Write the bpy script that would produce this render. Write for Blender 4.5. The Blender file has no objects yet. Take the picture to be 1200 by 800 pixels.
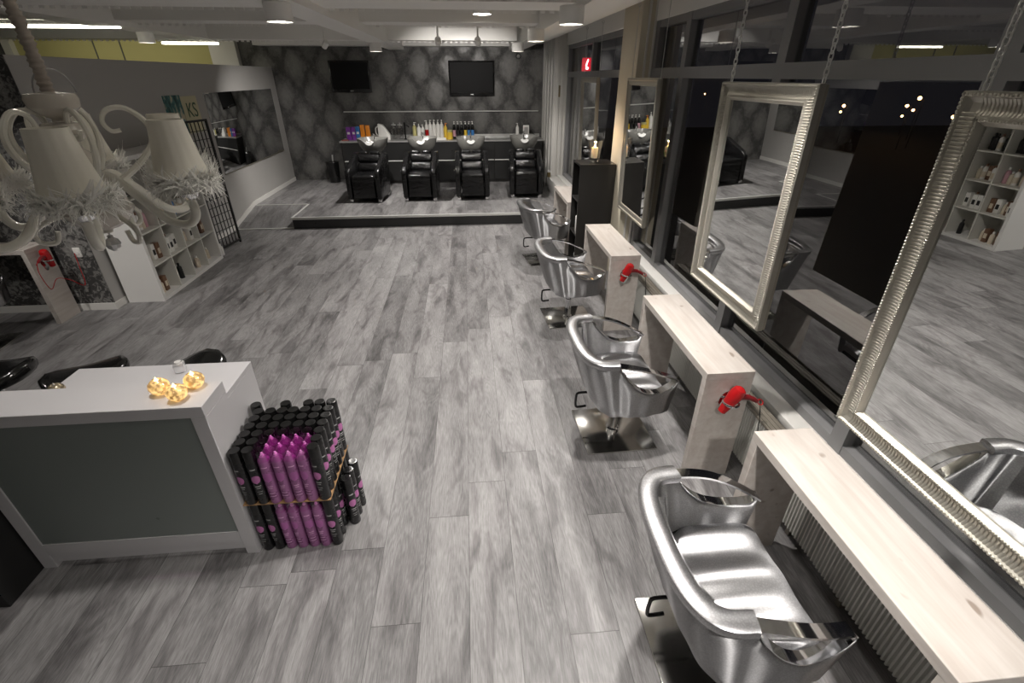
import bpy, bmesh, math, random
from mathutils import Vector, Matrix
random.seed(7)
PI = math.pi
SC = bpy.context.scene
COL = SC.collection

# ------------------------------------------------------------------ helpers
class MB:
    """collects shapes into one bmesh, then links it as one mesh object"""
    def __init__(s):
        s.bm = bmesh.new()
    def _xf(s, vs, M):
        if M is not None:
            for v in vs: v.co = M @ v.co
    def box(s, x0, y0, z0, x1, y1, z1, M=None, bev=0, seg=2):
        b = bmesh.new()
        r = bmesh.ops.create_cube(b, size=1)
        for v in b.verts:
            v.co = Vector(((v.co.x+.5)*(x1-x0)+x0, (v.co.y+.5)*(y1-y0)+y0, (v.co.z+.5)*(z1-z0)+z0))
        if bev:
            bmesh.ops.bevel(b, geom=b.edges[:], offset=bev, segments=seg, profile=.5, affect='EDGES')
        s._merge(b, M); return s
    def _merge(s, b, M=None):
        me = bpy.data.meshes.new('tmp'); b.to_mesh(me); b.free()
        n = len(s.bm.verts)
        s.bm.from_mesh(me); bpy.data.meshes.remove(me)
        s.bm.verts.ensure_lookup_table()
        if M is not None:
            for v in s.bm.verts[n:]: v.co = M @ v.co
    def lathe(s, prof, n=24, M=None, cap=True):
        """prof: list of (r, z) about the z axis"""
        b = bmesh.new(); rows = []
        for r, z in prof:
            if r < 1e-6: rows.append([b.verts.new((0, 0, z))])
            else: rows.append([b.verts.new((r*math.cos(2*PI*i/n), r*math.sin(2*PI*i/n), z)) for i in range(n)])
        for a, c in zip(rows, rows[1:]):
            for i in range(n):
                j = (i+1) % n
                q = [a[i % len(a)], a[j % len(a)], c[j % len(c)], c[i % len(c)]]
                u = []
                for v in q:
                    if v not in u: u.append(v)
                if len(u) > 2: b.faces.new(u)
        if cap:
            if len(rows[0]) > 1: b.faces.new(rows[0][::-1])
            if len(rows[-1]) > 1: b.faces.new(rows[-1])
        bmesh.ops.recalc_face_normals(b, faces=b.faces[:])
        s._merge(b, M); return s
    def cyl(s, p0, p1, r, r1=None, n=16):
        p0, p1 = Vector(p0), Vector(p1); d = p1-p0
        q = d.to_track_quat('Z', 'Y').to_matrix().to_4x4()
        return s.lathe([(r, 0), (r if r1 is None else r1, d.length)], n, Matrix.Translation(p0) @ q)
    def sph(s, c, r, n=12, m=8, sc=(1, 1, 1)):
        prof = [(r*math.sin(PI*i/m), -r*math.cos(PI*i/m)) for i in range(m+1)]
        prof[0] = (0, -r); prof[-1] = (0, r)
        return s.lathe(prof, n, Matrix.Translation(Vector(c)) @ Matrix.Diagonal((*sc, 1)))
    def tube(s, pts, r, n=8, closed=False, sm=0):
        pts = [Vector(p) for p in pts]
        if sm: pts = smooth(pts, sm, closed)
        N = len(pts); rs = r if isinstance(r, (list, tuple)) else None
        b = bmesh.new(); rows = []; up = None
        for i, p in enumerate(pts):
            a = pts[(i-1) % N] if (closed or i > 0) else p
            c = pts[(i+1) % N] if (closed or i < N-1) else p
            t = (c-a).normalized()
            if up is None:
                up = Vector((0, 0, 1)) if abs(t.z) < .9 else Vector((1, 0, 0))
            side = t.cross(up)
            if side.length < 1e-6: side = t.orthogonal()
            side.normalize(); up = side.cross(t).normalized()
            k = (rs[min(len(rs)-1, int(round(i*(len(rs)-1)/max(1, N-1))))] if rs else r)
            rows.append([b.verts.new(p+side*(k*math.cos(2*PI*j/n))+up*(k*math.sin(2*PI*j/n))) for j in range(n)])
        for i in range(N if closed else N-1):
            a, c = rows[i], rows[(i+1) % N]
            for j in range(n):
                b.faces.new((a[j], a[(j+1) % n], c[(j+1) % n], c[j]))
        if not closed:
            b.faces.new(rows[0][::-1]); b.faces.new(rows[-1])
        bmesh.ops.recalc_face_normals(b, faces=b.faces[:])
        s._merge(b); return s
    def prism(s, poly, axis, a, c, M=None, bev=0):
        """poly in the two other axes (order x,y,z without axis), from a to c along axis"""
        b = bmesh.new()
        def P(u, v, w):
            return {'x': (w, u, v), 'y': (u, w, v), 'z': (u, v, w)}[axis]
        A = [b.verts.new(P(u, v, a)) for u, v in poly]; B = [b.verts.new(P(u, v, c)) for u, v in poly]
        n = len(poly)
        b.faces.new(A); b.faces.new(B)
        for i in range(n): b.faces.new((A[i], A[(i+1) % n], B[(i+1) % n], B[i]))
        bmesh.ops.recalc_face_normals(b, faces=b.faces[:])
        if bev: bmesh.ops.bevel(b, geom=b.edges[:], offset=bev, segments=2, profile=.5, affect='EDGES')
        s._merge(b, M); return s
    def grid(s, rows, closed_u=False, closed_v=False, caps=False):
        b = bmesh.new()
        V = [[b.verts.new(p) for p in r] for r in rows]
        n, m = len(V), len(V[0])
        for i in range(n if closed_u else n-1):
            for j in range(m if closed_v else m-1):
                q = (V[i][j], V[i][(j+1) % m], V[(i+1) % n][(j+1) % m], V[(i+1) % n][j])
                try: b.faces.new(q)
                except ValueError: pass
        if caps and closed_v:
            b.faces.new(V[0][::-1]); b.faces.new(V[-1])
        bmesh.ops.recalc_face_normals(b, faces=b.faces[:])
        s._merge(b); return s
    def build(s, name, mat, parent=None, ang=38, loc=None, rot=None):
        bm = s.bm
        bmesh.ops.recalc_face_normals(bm, faces=bm.faces[:])
        lim = math.radians(ang)
        for f in bm.faces: f.smooth = True
        for e in bm.edges:
            e.smooth = len(e.link_faces) == 2 and e.calc_face_angle(0) < lim
        me = bpy.data.meshes.new(name); bm.to_mesh(me); bm.free()
        me.materials.append(mat)
        o = bpy.data.objects.new(name, me); COL.objects.link(o)
        if parent: o.parent = parent
        if loc: o.location = loc
        if rot: o.rotation_euler = rot
        return o

def smooth(pts, k, closed=False):
    out = []; N = len(pts)
    rng = range(N if closed else N-1)
    for i in rng:
        if closed: p0, p1, p2, p3 = pts[(i-1) % N], pts[i], pts[(i+1) % N], pts[(i+2) % N]
        else: p0, p1, p2, p3 = pts[max(0, i-1)], pts[i], pts[i+1], pts[min(N-1, i+2)]
        for j in range(k):
            t = j/k
            out.append(.5*((2*p1)+(p2-p0)*t+(2*p0-5*p1+4*p2-p3)*t*t+(3*p1-p0-3*p2+p3)*t**3))
    if not closed: out.append(pts[-1])
    return out

def thing(name, label, cat, loc=(0, 0, 0), rz=0, group=None):
    o = bpy.data.objects.new(name, None); COL.objects.link(o)
    o.empty_display_size = .05
    o.location = loc; o.rotation_euler = (0, 0, rz)
    return tag(o, label, cat, group)
def tag(o, label, cat, group=None, kind=None):
    o['label'] = label; o['category'] = cat
    if group: o['group'] = group
    if kind: o['kind'] = kind
    return o
def struct(o):
    o['kind'] = 'structure'; return o
KIDS = {}
def dup(root, loc, rz=None, label=None, group=None):
    r = root.copy(); COL.objects.link(r); r.location = loc
    if rz is not None: r.rotation_euler = (0, 0, rz)
    if label: r['label'] = label
    if group: r['group'] = group
    for ch in [o for o in COL.objects if o.parent == root]:
        c = ch.copy(); COL.objects.link(c); c.parent = r
        for g in [o for o in COL.objects if o.parent == ch]:
            d = g.copy(); COL.objects.link(d); d.parent = c
    return r
ORD = ['first', 'second', 'third', 'fourth', 'fifth', 'sixth', 'seventh', 'eighth', 'ninth', 'tenth', 'eleventh', 'twelfth']

# ------------------------------------------------------------------ materials
def mat(name, col, rough=.5, metal=0, **k):
    m = bpy.data.materials.new(name); m.use_nodes = True
    b = m.node_tree.nodes['Principled BSDF']
    b.inputs['Base Color'].default_value = (*col, 1)
    b.inputs['Roughness'].default_value = rough
    b.inputs['Metallic'].default_value = metal
    for n, v in k.items():
        b.inputs[n.replace('_', ' ')].default_value = v
    return m
class NT:
    def __init__(s, m):
        s.t = m.node_tree; s.n = s.t.nodes; s.b = s.n['Principled BSDF']
    def add(s, typ, **k):
        o = s.n.new(typ)
        for a, v in k.items(): setattr(o, a, v)
        return o
    def link(s, a, b): s.t.links.new(a, b)
    def math(s, op, a, b=None, c=None):
        o = s.add('ShaderNodeMath', operation=op)
        for i, v in enumerate((a, b, c)):
            if v is None: continue
            if isinstance(v, (int, float)): o.inputs[i].default_value = v
            else: s.link(v, o.inputs[i])
        return o.outputs[0]
    def coord(s, kind='Object'):
        return s.add('ShaderNodeTexCoord').outputs[kind]
    def pos(s): return s.add('ShaderNodeNewGeometry').outputs['Position']
    def mapping(s, v, sc=(1, 1, 1), rot=(0, 0, 0), loc=(0, 0, 0)):
        o = s.add('ShaderNodeMapping'); s.link(v, o.inputs[0])
        o.inputs['Scale'].default_value = sc; o.inputs['Rotation'].default_value = rot; o.inputs['Location'].default_value = loc
        return o.outputs[0]
    def noise(s, v, scale, detail=3, rough=.5, dist=0):
        o = s.add('ShaderNodeTexNoise'); s.link(v, o.inputs['Vector'])
        o.inputs['Scale'].default_value = scale; o.inputs['Detail'].default_value = detail
        o.inputs['Roughness'].default_value = rough; o.inputs['Distortion'].default_value = dist
        return o.outputs[0]
    def ramp(s, v, stops):
        o = s.add('ShaderNodeValToRGB'); s.link(v, o.inputs[0])
        e = o.color_ramp.elements
        while len(e) < len(stops): e.new(.5)
        for x, (p, c) in zip(e, stops):
            x.position = p; x.color = (*c, 1) if len(c) == 3 else c
        return o.outputs[0]
    def mix(s, f, a, b, typ='MIX'):
        o = s.add('ShaderNodeMix', data_type='RGBA', blend_type=typ)
        for i, v in ((0, f), (6, a), (7, b)):
            if isinstance(v, (int, float)): o.inputs[i].default_value = v
            elif isinstance(v, tuple): o.inputs[i].default_value = (*v, 1)
            else: s.link(v, o.inputs[i])
        return o.outputs[2]
    def bump(s, h, strength=.3, dist=.01):
        o = s.add('ShaderNodeBump'); s.link(h, o.inputs['Height'])
        o.inputs['Strength'].default_value = strength; o.inputs['Distance'].default_value = dist
        s.link(o.outputs[0], s.b.inputs['Normal'])
    def base(s, v): s.link(v, s.b.inputs['Base Color'])
    def rough(s, v): s.link(v, s.b.inputs['Roughness'])

def g3(v): return (v, v, v)
def floor_mat(name):
    m = mat(name, g3(.2), .42); t = NT(m)
    p = t.pos()
    sep = t.add('ShaderNodeSeparateXYZ'); t.link(p, sep.inputs[0])
    X, Y = sep.outputs[0], sep.outputs[1]
    W, L = .2265, 2.05
    xi = t.math('DIVIDE', t.math('ADD', X, 20.0165), W)
    col = t.math('FLOOR', xi)
    wn = t.add('ShaderNodeTexWhiteNoise', noise_dimensions='1D'); t.link(col, wn.inputs['W'])
    yi = t.math('ADD', t.math('DIVIDE', Y, L), t.math('MULTIPLY', wn.outputs[0], 7.3))
    row = t.math('FLOOR', yi)
    cmb = t.add('ShaderNodeCombineXYZ'); t.link(col, cmb.inputs[0]); t.link(row, cmb.inputs[1])
    wn2 = t.add('ShaderNodeTexWhiteNoise', noise_dimensions='2D'); t.link(cmb.outputs[0], wn2.inputs['Vector'])
    rnd = wn2.outputs['Value']
    fx = t.math('FRACT', xi); fy = t.math('FRACT', yi)
    ex = t.math('MINIMUM', fx, t.math('SUBTRACT', 1, fx)); ey = t.math('MINIMUM', fy, t.math('SUBTRACT', 1, fy))
    sx = t.math('LESS_THAN', ex, .0055); sy = t.math('LESS_THAN', ey, .0008)
    seam = t.math('MAXIMUM', sx, sy)
    off = t.add('ShaderNodeVectorMath', operation='ADD'); t.link(p, off.inputs[0])
    c2 = t.add('ShaderNodeCombineXYZ')
    t.link(t.math('MULTIPLY', rnd, 37), c2.inputs[0]); t.link(t.math('MULTIPLY', rnd, 91), c2.inputs[1])
    t.link(c2.outputs[0], off.inputs[1]); q = off.outputs[0]
    n1 = t.noise(t.mapping(q, (4.5, .9, 1)), 1.3, 3, .55, .3)             # broad tonal bands of a board
    n2 = t.noise(t.mapping(q, (75, 5, 1)), 2.4, 3, .7)                # fine pores
    nk = t.noise(t.mapping(q, (6.5, 1.6, 1)), 1.2, 3, .6, .8)          # dark smoky streaks
    # cathedral grain: contour lines of a stretched smooth noise
    nc = t.noise(t.mapping(q, (4.6, .7, 1)), 1.1, 3, .5)
    rings = t.math('MULTIPLY', t.math('ADD', t.math('SINE', t.math('MULTIPLY', nc, 170)), 1), .5)
    a = t.math('ADD', t.math('MULTIPLY', n1, .50), t.math('MULTIPLY', n2, .50))
    a = t.math('ADD', a, t.math('MULTIPLY', rings, t.math('MULTIPLY', t.math('SUBTRACT', nk, .28), .22)))
    a = t.math('ADD', a, t.math('MULTIPLY', t.math('SUBTRACT', rnd, .5), .15))
    base = t.ramp(a, [(.28, (.078, .076, .077)), (.44, (.17, .166, .167)), (.60, (.275, .269, .27)), (.82, (.41, .403, .404))])
    streak = t.ramp(nk, [(.29, (.30, .29, .295)), (.40, (.66, .64, .65)), (.50, (1, 1, 1))])
    base = t.mix(.72, base, streak, 'MULTIPLY')
    t.base(t.mix(t.math('MULTIPLY', seam, .75), base, (.04, .038, .038)))
    t.rough(t.math('ADD', .36, t.math('MULTIPLY', n2, .2)))
    h = t.math('SUBTRACT', t.math('MULTIPLY', n2, .5), seam)
    t.bump(h, .12, .004)
    return m
def damask_mat(name, dark=.02, light=.085, axis='x', a=.62, b=.95, fs=19, fw=1.15, gw=1.0):
    m = mat(name, g3(.05), .5); t = NT(m)
    p = t.pos(); sep = t.add('ShaderNodeSeparateXYZ'); t.link(p, sep.inputs[0])
    U = sep.outputs[0] if axis == 'x' else sep.outputs[1]; Z = sep.outputs[2]
    nz = t.noise(p, 5, 3); nz2 = t.noise(p, 6.5, 2)
    u = t.math('ADD', t.math('DIVIDE', U, a), t.math('MULTIPLY', t.math('SUBTRACT', nz, .5), .22))
    v = t.math('ADD', t.math('DIVIDE', Z, b), t.math('MULTIPLY', t.math('SUBTRACT', nz2, .5), .16))
    cu = t.math('COSINE', t.math('MULTIPLY', u, 2*PI)); cv = t.math('COSINE', t.math('MULTIPLY', v, 2*PI))
    s = t.math('MULTIPLY', t.math('ADD', cu, cv), .5)            # +1 at one set of medallions, -1 at the staggered set
    g = t.math('ABSOLUTE', s)
    ring = t.math('COSINE', t.math('MULTIPLY', g, 19))
    vo = t.add('ShaderNodeTexVoronoi', feature='SMOOTH_F1'); t.link(t.mapping(p, (1, 1, .75)), vo.inputs['Vector']); vo.inputs['Scale'].default_value = 15
    nf = t.noise(p, fs, 4, .62, 1.8)
    fol = t.math('ADD', t.math('MULTIPLY', ring, .05), t.math('MULTIPLY', t.math('SUBTRACT', .42, vo.outputs['Distance']), .55))
    f = t.math('ADD', t.math('ADD', t.math('MULTIPLY', g, gw), fol), t.math('MULTIPLY', t.math('SUBTRACT', nf, .5), fw))
    c = t.ramp(f, [(.0, (dark*1.3, dark*1.26, dark*1.24)), (.13, (dark*2.0, dark*1.95, dark*1.88)), (.30, (light*.52, light*.51, light*.485)), (1.0, (light*.92, light*.90, light*.86))])
    t.base(c)
    t.rough(t.ramp(f, [(.2, g3(.65)), (.7, g3(.36))]))
    return m
def wood_white(name):
    m = mat(name, (.7, .66, .6), .45); t = NT(m)
    q = t.coord('Object')
    n1 = t.noise(t.mapping(q, (14, 1.2, 14)), 1.5, 4, .6, .4)
    n2 = t.noise(t.mapping(q, (3, 1.2, 3)), 2.5, 2)
    k = t.noise(t.mapping(q, (7, 3.4, 7)), 2.3, 1)
    c = t.ramp(n1, [(.3, (.47, .425, .39)), (.55, (.545, .51, .475)), (.8, (.60, .57, .54))])
    c = t.mix(.5, c, t.ramp(n2, [(.3, (.86, .82, .80)), (.7, (1, 1, 1))]), 'MULTIPLY')
    c = t.mix(1, c, t.ramp(k, [(.20, (.55, .50, .46)), (.27, (1, 1, 1))]), 'MULTIPLY')
    t.base(c); t.bump(n1, .05, .002)
    return m
def leather_silver(name, axis, rot, an=.97, r=.5):
    m = mat(name, (.53, .53, .54), r, 1.0, Anisotropic=an, Anisotropic_Rotation=rot); t = NT(m)
    q = t.coord('Object')
    vo = t.add('ShaderNodeTexVoronoi', feature='DISTANCE_TO_EDGE'); t.link(q, vo.inputs['Vector']); vo.inputs['Scale'].default_value = 95
    t.base(t.ramp(vo.outputs['Distance'], [(.0, (.38, .38, .39)), (.14, (.46, .46, .47)), (.3, (.49, .49, .50))]))     # embossed scale print
    tg = t.add('ShaderNodeTangent', direction_type='RADIAL', axis=axis); t.link(tg.outputs[0], t.b.inputs['Tangent'])
    return m
def leather_black(name):
    m = mat(name, (.007, .007, .0075), .2); t = NT(m)
    q = t.coord('Object')
    n = t.noise(t.mapping(q, (1, 1, 2.2)), 7, 4, .6, .5)
    t.bump(n, .55, .03); t.rough(t.math('ADD', .14, t.math('MULTIPLY', n, .16)))
    return m
def emis(name, col, st):
    m = mat(name, (.02, .02, .02), .5)
    b = m.node_tree.nodes['Principled BSDF']
    b.inputs['Emission Color'].default_value = (*col, 1); b.inputs['Emission Strength'].default_value = st
    return m
def glass_sheet(name, refl=.12, tint=.9, rough=0.0):
    """clear sheet: straight-through transmission plus a Fresnel mirror coat"""
    m = bpy.data.materials.new(name); m.use_nodes = True; nt = m.node_tree; nt.nodes.clear()
    o = nt.nodes.new('ShaderNodeOutputMaterial'); mx = nt.nodes.new('ShaderNodeMixShader')
    tr = nt.nodes.new('ShaderNodeBsdfTransparent'); gl = nt.nodes.new('ShaderNodeBsdfGlossy')
    tr.inputs[0].default_value = (*tint, 1) if isinstance(tint, tuple) else (tint, tint, tint, 1); gl.inputs['Roughness'].default_value = rough
    fr = nt.nodes.new('ShaderNodeLayerWeight'); fr.inputs[0].default_value = refl
    mp = nt.nodes.new('ShaderNodeMapRange'); nt.links.new(fr.outputs['Fresnel'], mp.inputs[0])
    mp.inputs['To Min'].default_value = refl*.6; mp.inputs['To Max'].default_value = 1
    ge = nt.nodes.new('ShaderNodeNewGeometry'); fm = nt.nodes.new('ShaderNodeMath'); fm.operation = 'SUBTRACT'; fm.inputs[0].default_value = 1
    nt.links.new(ge.outputs['Backfacing'], fm.inputs[1]); fp = nt.nodes.new('ShaderNodeMath'); fp.operation = 'MULTIPLY'
    nt.links.new(mp.outputs[0], fp.inputs[0]); nt.links.new(fm.outputs[0], fp.inputs[1])      # only the face towards the viewer mirrors
    nt.links.new(fp.outputs[0], mx.inputs[0]); nt.links.new(tr.outputs[0], mx.inputs[1]); nt.links.new(gl.outputs[0], mx.inputs[2])
    nt.links.new(mx.outputs[0], o.inputs[0])
    return m
def rough_var(m, scale, lo, hi, bump=0):
    t = NT(m); n = t.noise(t.coord('Object'), scale, 3)
    t.rough(t.math('ADD', lo, t.math('MULTIPLY', n, hi-lo)))
    if bump: t.bump(n, bump, .004)
    return m

M = {}
M['floor'] = floor_mat('grey_oak_planks')
M['damask'] = damask_mat('damask_wallpaper', .036, .175)
M['damask2'] = damask_mat('damask_wallpaper_near', .03, .30, 'x', .5, .7, 16, 3.0, .45)
M['wallgrey'] = rough_var(mat('painted_grey_wall', (.42, .41, .395), .7), 8, .6, .8)
M['wallwhite'] = rough_var(mat('painted_white_wall', (.62, .61, .58), .6), 8, .5, .7)
M['wallyellow'] = rough_var(mat('yellow_green_wall', (.46, .43, .19), .7), 3, .6, .8)
M['cream'] = rough_var(mat('cream_pillar_paint', (.60, .55, .44), .6), 6, .5, .7)
M['darkwall'] = rough_var(mat('dark_grey_wall', (.10, .10, .097), .6), 6, .5, .7)
M['frame'] = rough_var(mat('grey_window_frame', (.23, .23, .235), .4), 10, .35, .5)
M['panelgrey'] = rough_var(mat('grey_metal_panel', (.16, .16, .155), .45), 10, .4, .55)
M['ceil'] = rough_var(mat('ceiling_deck', (.78, .77, .72), .7), 6, .6, .8)
M['beam'] = rough_var(mat('beam_paint', (.83, .82, .79), .55), 6, .5, .65)
M['trim'] = rough_var(mat('white_trim', (.72, .71, .68), .45), 10, .4, .5)
M['steptrim'] = rough_var(mat('pale_step_edging', (.60, .60, .58), .4), 10, .35, .5)
M['glasspane'] = glass_sheet('window_glass', .34, .75)
M['clear'] = glass_sheet('clear_glass', .34, .93)
M['mirror'] = mat('mirror_silver', (.86, .87, .86), .006, 1)
M['champ'] = rough_var(mat('champagne_frame', (.47, .45, .395), .36, .8), 40, .30, .46)
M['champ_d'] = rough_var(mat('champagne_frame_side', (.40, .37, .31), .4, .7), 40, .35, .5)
M['chrome'] = rough_var(mat('chrome', (.82, .82, .83), .08, 1), 30, .05, .11)
M['plate'] = rough_var(mat('polished_steel_plate', (.66, .65, .62), .14, 1), 12, .09, .2)
M['silver'] = leather_silver('silver_embossed_vinyl', 'Z', .25)
M['silverseat'] = leather_silver('silver_embossed_seat_vinyl', 'Y', 0.0, .95, .36)
M['silverrim'] = leather_silver('silver_embossed_rim_vinyl', 'Z', 0.0, 0.0, .34)
M['blackv'] = leather_black('glossy_black_vinyl')
M['black'] = rough_var(mat('matt_black', (.012, .012, .012), .45), 12, .38, .52)
M['blackwood'] = rough_var(mat('black_brown_wood', (.014, .013, .012), .35), 12, .3, .42)
M['blackgloss'] = rough_var(mat('gloss_black_plastic', (.008, .008, .008), .16), 12, .12, .22)
M['wood'] = wood_white('whitewashed_wood')
M['desk'] = rough_var(mat('white_desk_lacquer', (.60, .59, .605), .38), 12, .32, .45)
M['frost'] = rough_var(mat('frosted_green_glass', (.21, .235, .225), .3), 6, .24, .36)
M['white'] = rough_var(mat('white_laminate', (.74, .73, .71), .42), 12, .36, .5)
M['shelfin'] = rough_var(mat('white_laminate_inner', (.66, .65, .60), .45), 12, .4, .5)
M['bottlew'] = rough_var(mat('white_plastic', (.80, .79, .76), .35), 14, .3, .42)
M['bottlec'] = rough_var(mat('cream_plastic', (.66, .58, .46), .4), 14, .3, .45)
M['bottleb'] = rough_var(mat('blue_plastic', (.05, .22, .55), .35), 14, .3, .42)
M['bottlek'] = rough_var(mat('brown_box', (.16, .085, .05), .5), 14, .4, .55)
M['pink'] = rough_var(mat('pink_label', (.62, .36, .42), .4), 14, .35, .45)
M['orange'] = rough_var(mat('orange_pack', (.85, .28, .02), .4), 14, .35, .45)
M['purple'] = rough_var(mat('purple_pack', (.20, .035, .32), .35), 14, .3, .42)
M['yellow'] = rough_var(mat('yellow_pack', (.80, .55, .06), .35), 14, .3, .42)
M['olive'] = rough_var(mat('pale_olive_liquid', (.50, .46, .20), .3), 14, .25, .35)
M['red'] = rough_var(mat('gloss_red_plastic', (.40, .008, .010), .22), 14, .18, .3)
M['canpurple'] = rough_var(mat('metallic_purple_can', (.38, .15, .335), .32, .3), 20, .22, .34)
M['canpurple2'] = mat('pale_purple_print', (.50, .16, .44), .35, .4)
M['nozzle'] = mat('pale_pink_nozzle', (.85, .50, .75), .35)
M['canclear'] = glass_sheet('clear_purple_cap', .2, (.95, .68, .92))
M['canblack'] = rough_var(mat('satin_black_can', (.008, .008, .009), .28), 20, .22, .34)
M['print'] = mat('pale_print', (.45, .45, .45), .5)
M['printpink'] = mat('pink_print', (.50, .17, .40), .4)
M['cardboard'] = rough_var(mat('cardboard', (.42, .25, .12), .8), 20, .7, .9)
M['basin'] = rough_var(mat('grey_ceramic', (.19, .188, .175), .22), 10, .16, .28)
M['gel'] = mat('white_gel_pad', (.80, .80, .78), .35)
M['steel'] = rough_var(mat('brushed_steel_top', (.55, .55, .54), .3, .6), 20, .25, .38)
M['drawer'] = rough_var(mat('charcoal_drawer', (.022, .022, .022), .3), 8, .24, .36)
M['screen'] = mat('tv_screen', (.005, .005, .0055), .5, 0, Specular_IOR_Level=.15)
M['candle'] = mat('candle_wax', (.80, .70, .48), .5, 0, Subsurface_Weight=.2)
M['flame'] = emis('flame', (1, .62, .22), 30)
M['lampface'] = emis('lamp_face', (1, .93, .82), 14)
M['lampfacew'] = emis('lamp_face_warm', (1, .80, .52), 5)
M['tubelight'] = emis('tube_light', (1, .95, .78), 6)
M['rad'] = rough_var(mat('radiator_enamel', (.50, .50, .47), .4), 14, .35, .45)
M['radtop'] = rough_var(mat('radiator_grille', (.16, .145, .12), .5), 14, .4, .6)
M['shade'] = mat('ivory_shade_fabric', (.80, .77, .68), .8, 0, Transmission_Weight=0)
M['feather'] = mat('white_feather', (.88, .87, .83), .8)
M['acryl'] = rough_var(mat('milky_acrylic_tube', (.82, .80, .72), .16), 16, .12, .22)
M['sleeve'] = rough_var(mat('ruched_chain_sleeve', (.42, .37, .32), .8), 60, .7, .9, .5)
M['porcelain'] = mat('pale_glass_cup', (.62, .58, .52), .15)
M['crystal'] = mat('cut_crystal', (.85, .85, .85), .04, .6)
M['mercury'] = rough_var(mat('mercury_glass', (.62, .52, .36), .15, .85), 60, .08, .3, .3)
M['glowglass'] = emis('lit_mercury_glass', (1, .60, .2), 1.6)
M['outside'] = rough_var(mat('night_asphalt', (.02, .02, .02), .9), 6, .8, .95)
M['streetlamp'] = emis('street_lamp_glow', (1, .50, .16), 22)
M['neon'] = emis('red_neon', (1, .03, .06), 12)
M['neonw'] = emis('pink_neon', (1, .55, .6), 14)
M['poster'] = mat('poster_print', (.05, .14, .14), .4)
M['postercream'] = mat('poster_cream', (.58, .54, .36), .5)
M['green'] = mat('dark_green_ink', (.03, .09, .04), .5)
M['brass'] = mat('aged_brass', (.22, .17, .08), .4, .6)
def paint_poster():
    t = NT(M['poster']); q = t.coord('Object')
    t.base(t.ramp(t.noise(t.mapping(q, (6, 6, 4)), 1.6, 3, .6), [(.35, (.015, .05, .05)), (.5, (.06, .20, .20)), (.62, (.55, .50, .35))]))
paint_poster()

# ------------------------------------------------------------------ setting
XL, XR, YB, YD = -3.87, 1.66, 11.336, 4.985    # partition plane, right wall plane, back wall, near damask wall
ST = .174                                       # stage height
struct(MB().box(-9, -4, -.1, 2.05, 12.2, 0).build('floor', M['floor']))
o = struct(MB().box(-2.92, 8.02, 0.001, XR, YB, ST).build('floor_stage', M['floor']))
mb = MB(); mb.prism([(8.02, .002), (8.96, .002), (8.96, ST)], 'x', XL, -2.921); mb.box(XL, 8.96, .002, -2.921, YB, ST)
struct(mb.build('floor_ramp', M['floor']))
mb = MB()
mb.box(-2.935, 7.995, ST-.03, XR, 8.03, ST+.006)
mb.box(-2.945, 8.0, ST-.03, -2.915, 8.97, ST+.0055)
struct(mb.build('trim_1', M['steptrim']))
struct(MB().box(XL+.02, 7.99, .001, -2.936, 8.025, .012).build('trim_2', M['steptrim']))
struct(MB().box(XL+.02, 8.945, ST-.01, -2.946, 8.975, ST+.006).build('trim_3', M['steptrim']))
struct(MB().box(-2.92, 7.99, .0015, XR, 8.018, ST-.032).build('trim_4', M['drawer']))
# back wall, with the damask paper running on behind the left partition
struct(MB().box(-4.42, YB, 0, 2.1, YB+.15, 3.1).build('wall_back', M['damask']))
struct(MB().box(-14, 11.75, 0, -4.2, 11.9, 3.1).build('wall_far', M['wallyellow']))
mb = MB()
for x in (-7.35, -6.85): mb.box(x, 11.735, 1.5, x+.02, 11.752, 3.05)
struct(mb.build('trim_5', M['darkwall']))
struct(MB().box(-8.95, 11.62, 1.5, -8.8, 11.749, 3.05).build('trim_6', M['trim']))
struct(MB().box(-4.92, 11.2, 0, -4.425, 11.6, 3.08).build('wall_column', M['wallwhite']))
# left partition (the part with the mirror), return wall, near damask wall
struct(MB().box(XL-.12, YD+.012, 0, XL, YB-.001, 2.36).build('wall_left', M['wallgrey']))
struct(MB().box(-8.5, YD, 0, XL-.001, YD+.01, 2.36).build('wall_damask', M['damask2']))
struct(MB().box(-9.1, -4, 0, -9, 11.7, 3.1).build('wall_side', M['darkwall']))
struct(MB().box(-9, -4.1, 0, 2.05, -4, 3.1).build('wall_rear', M['darkwall']))
# baseboards
struct(MB().box(-8.5, YD-.014, 0, XL+.012, YD-.001, .075).build('baseboard_damask', M['trim']))
mb = MB(); mb.box(XL, YD-.0139, 0, XL+.0125, 8.02, .075)
struct(mb.build('baseboard_left', M['trim']))
mb = MB(); mb.prism([(8.0, .0), (8.96, ST), (YB, ST), (YB, ST+.075), (8.96, ST+.075), (8.0, .075)], 'x', XL+.0005, XL+.0125)
struct(mb.build('baseboard_ramp', M['trim']))
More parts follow.
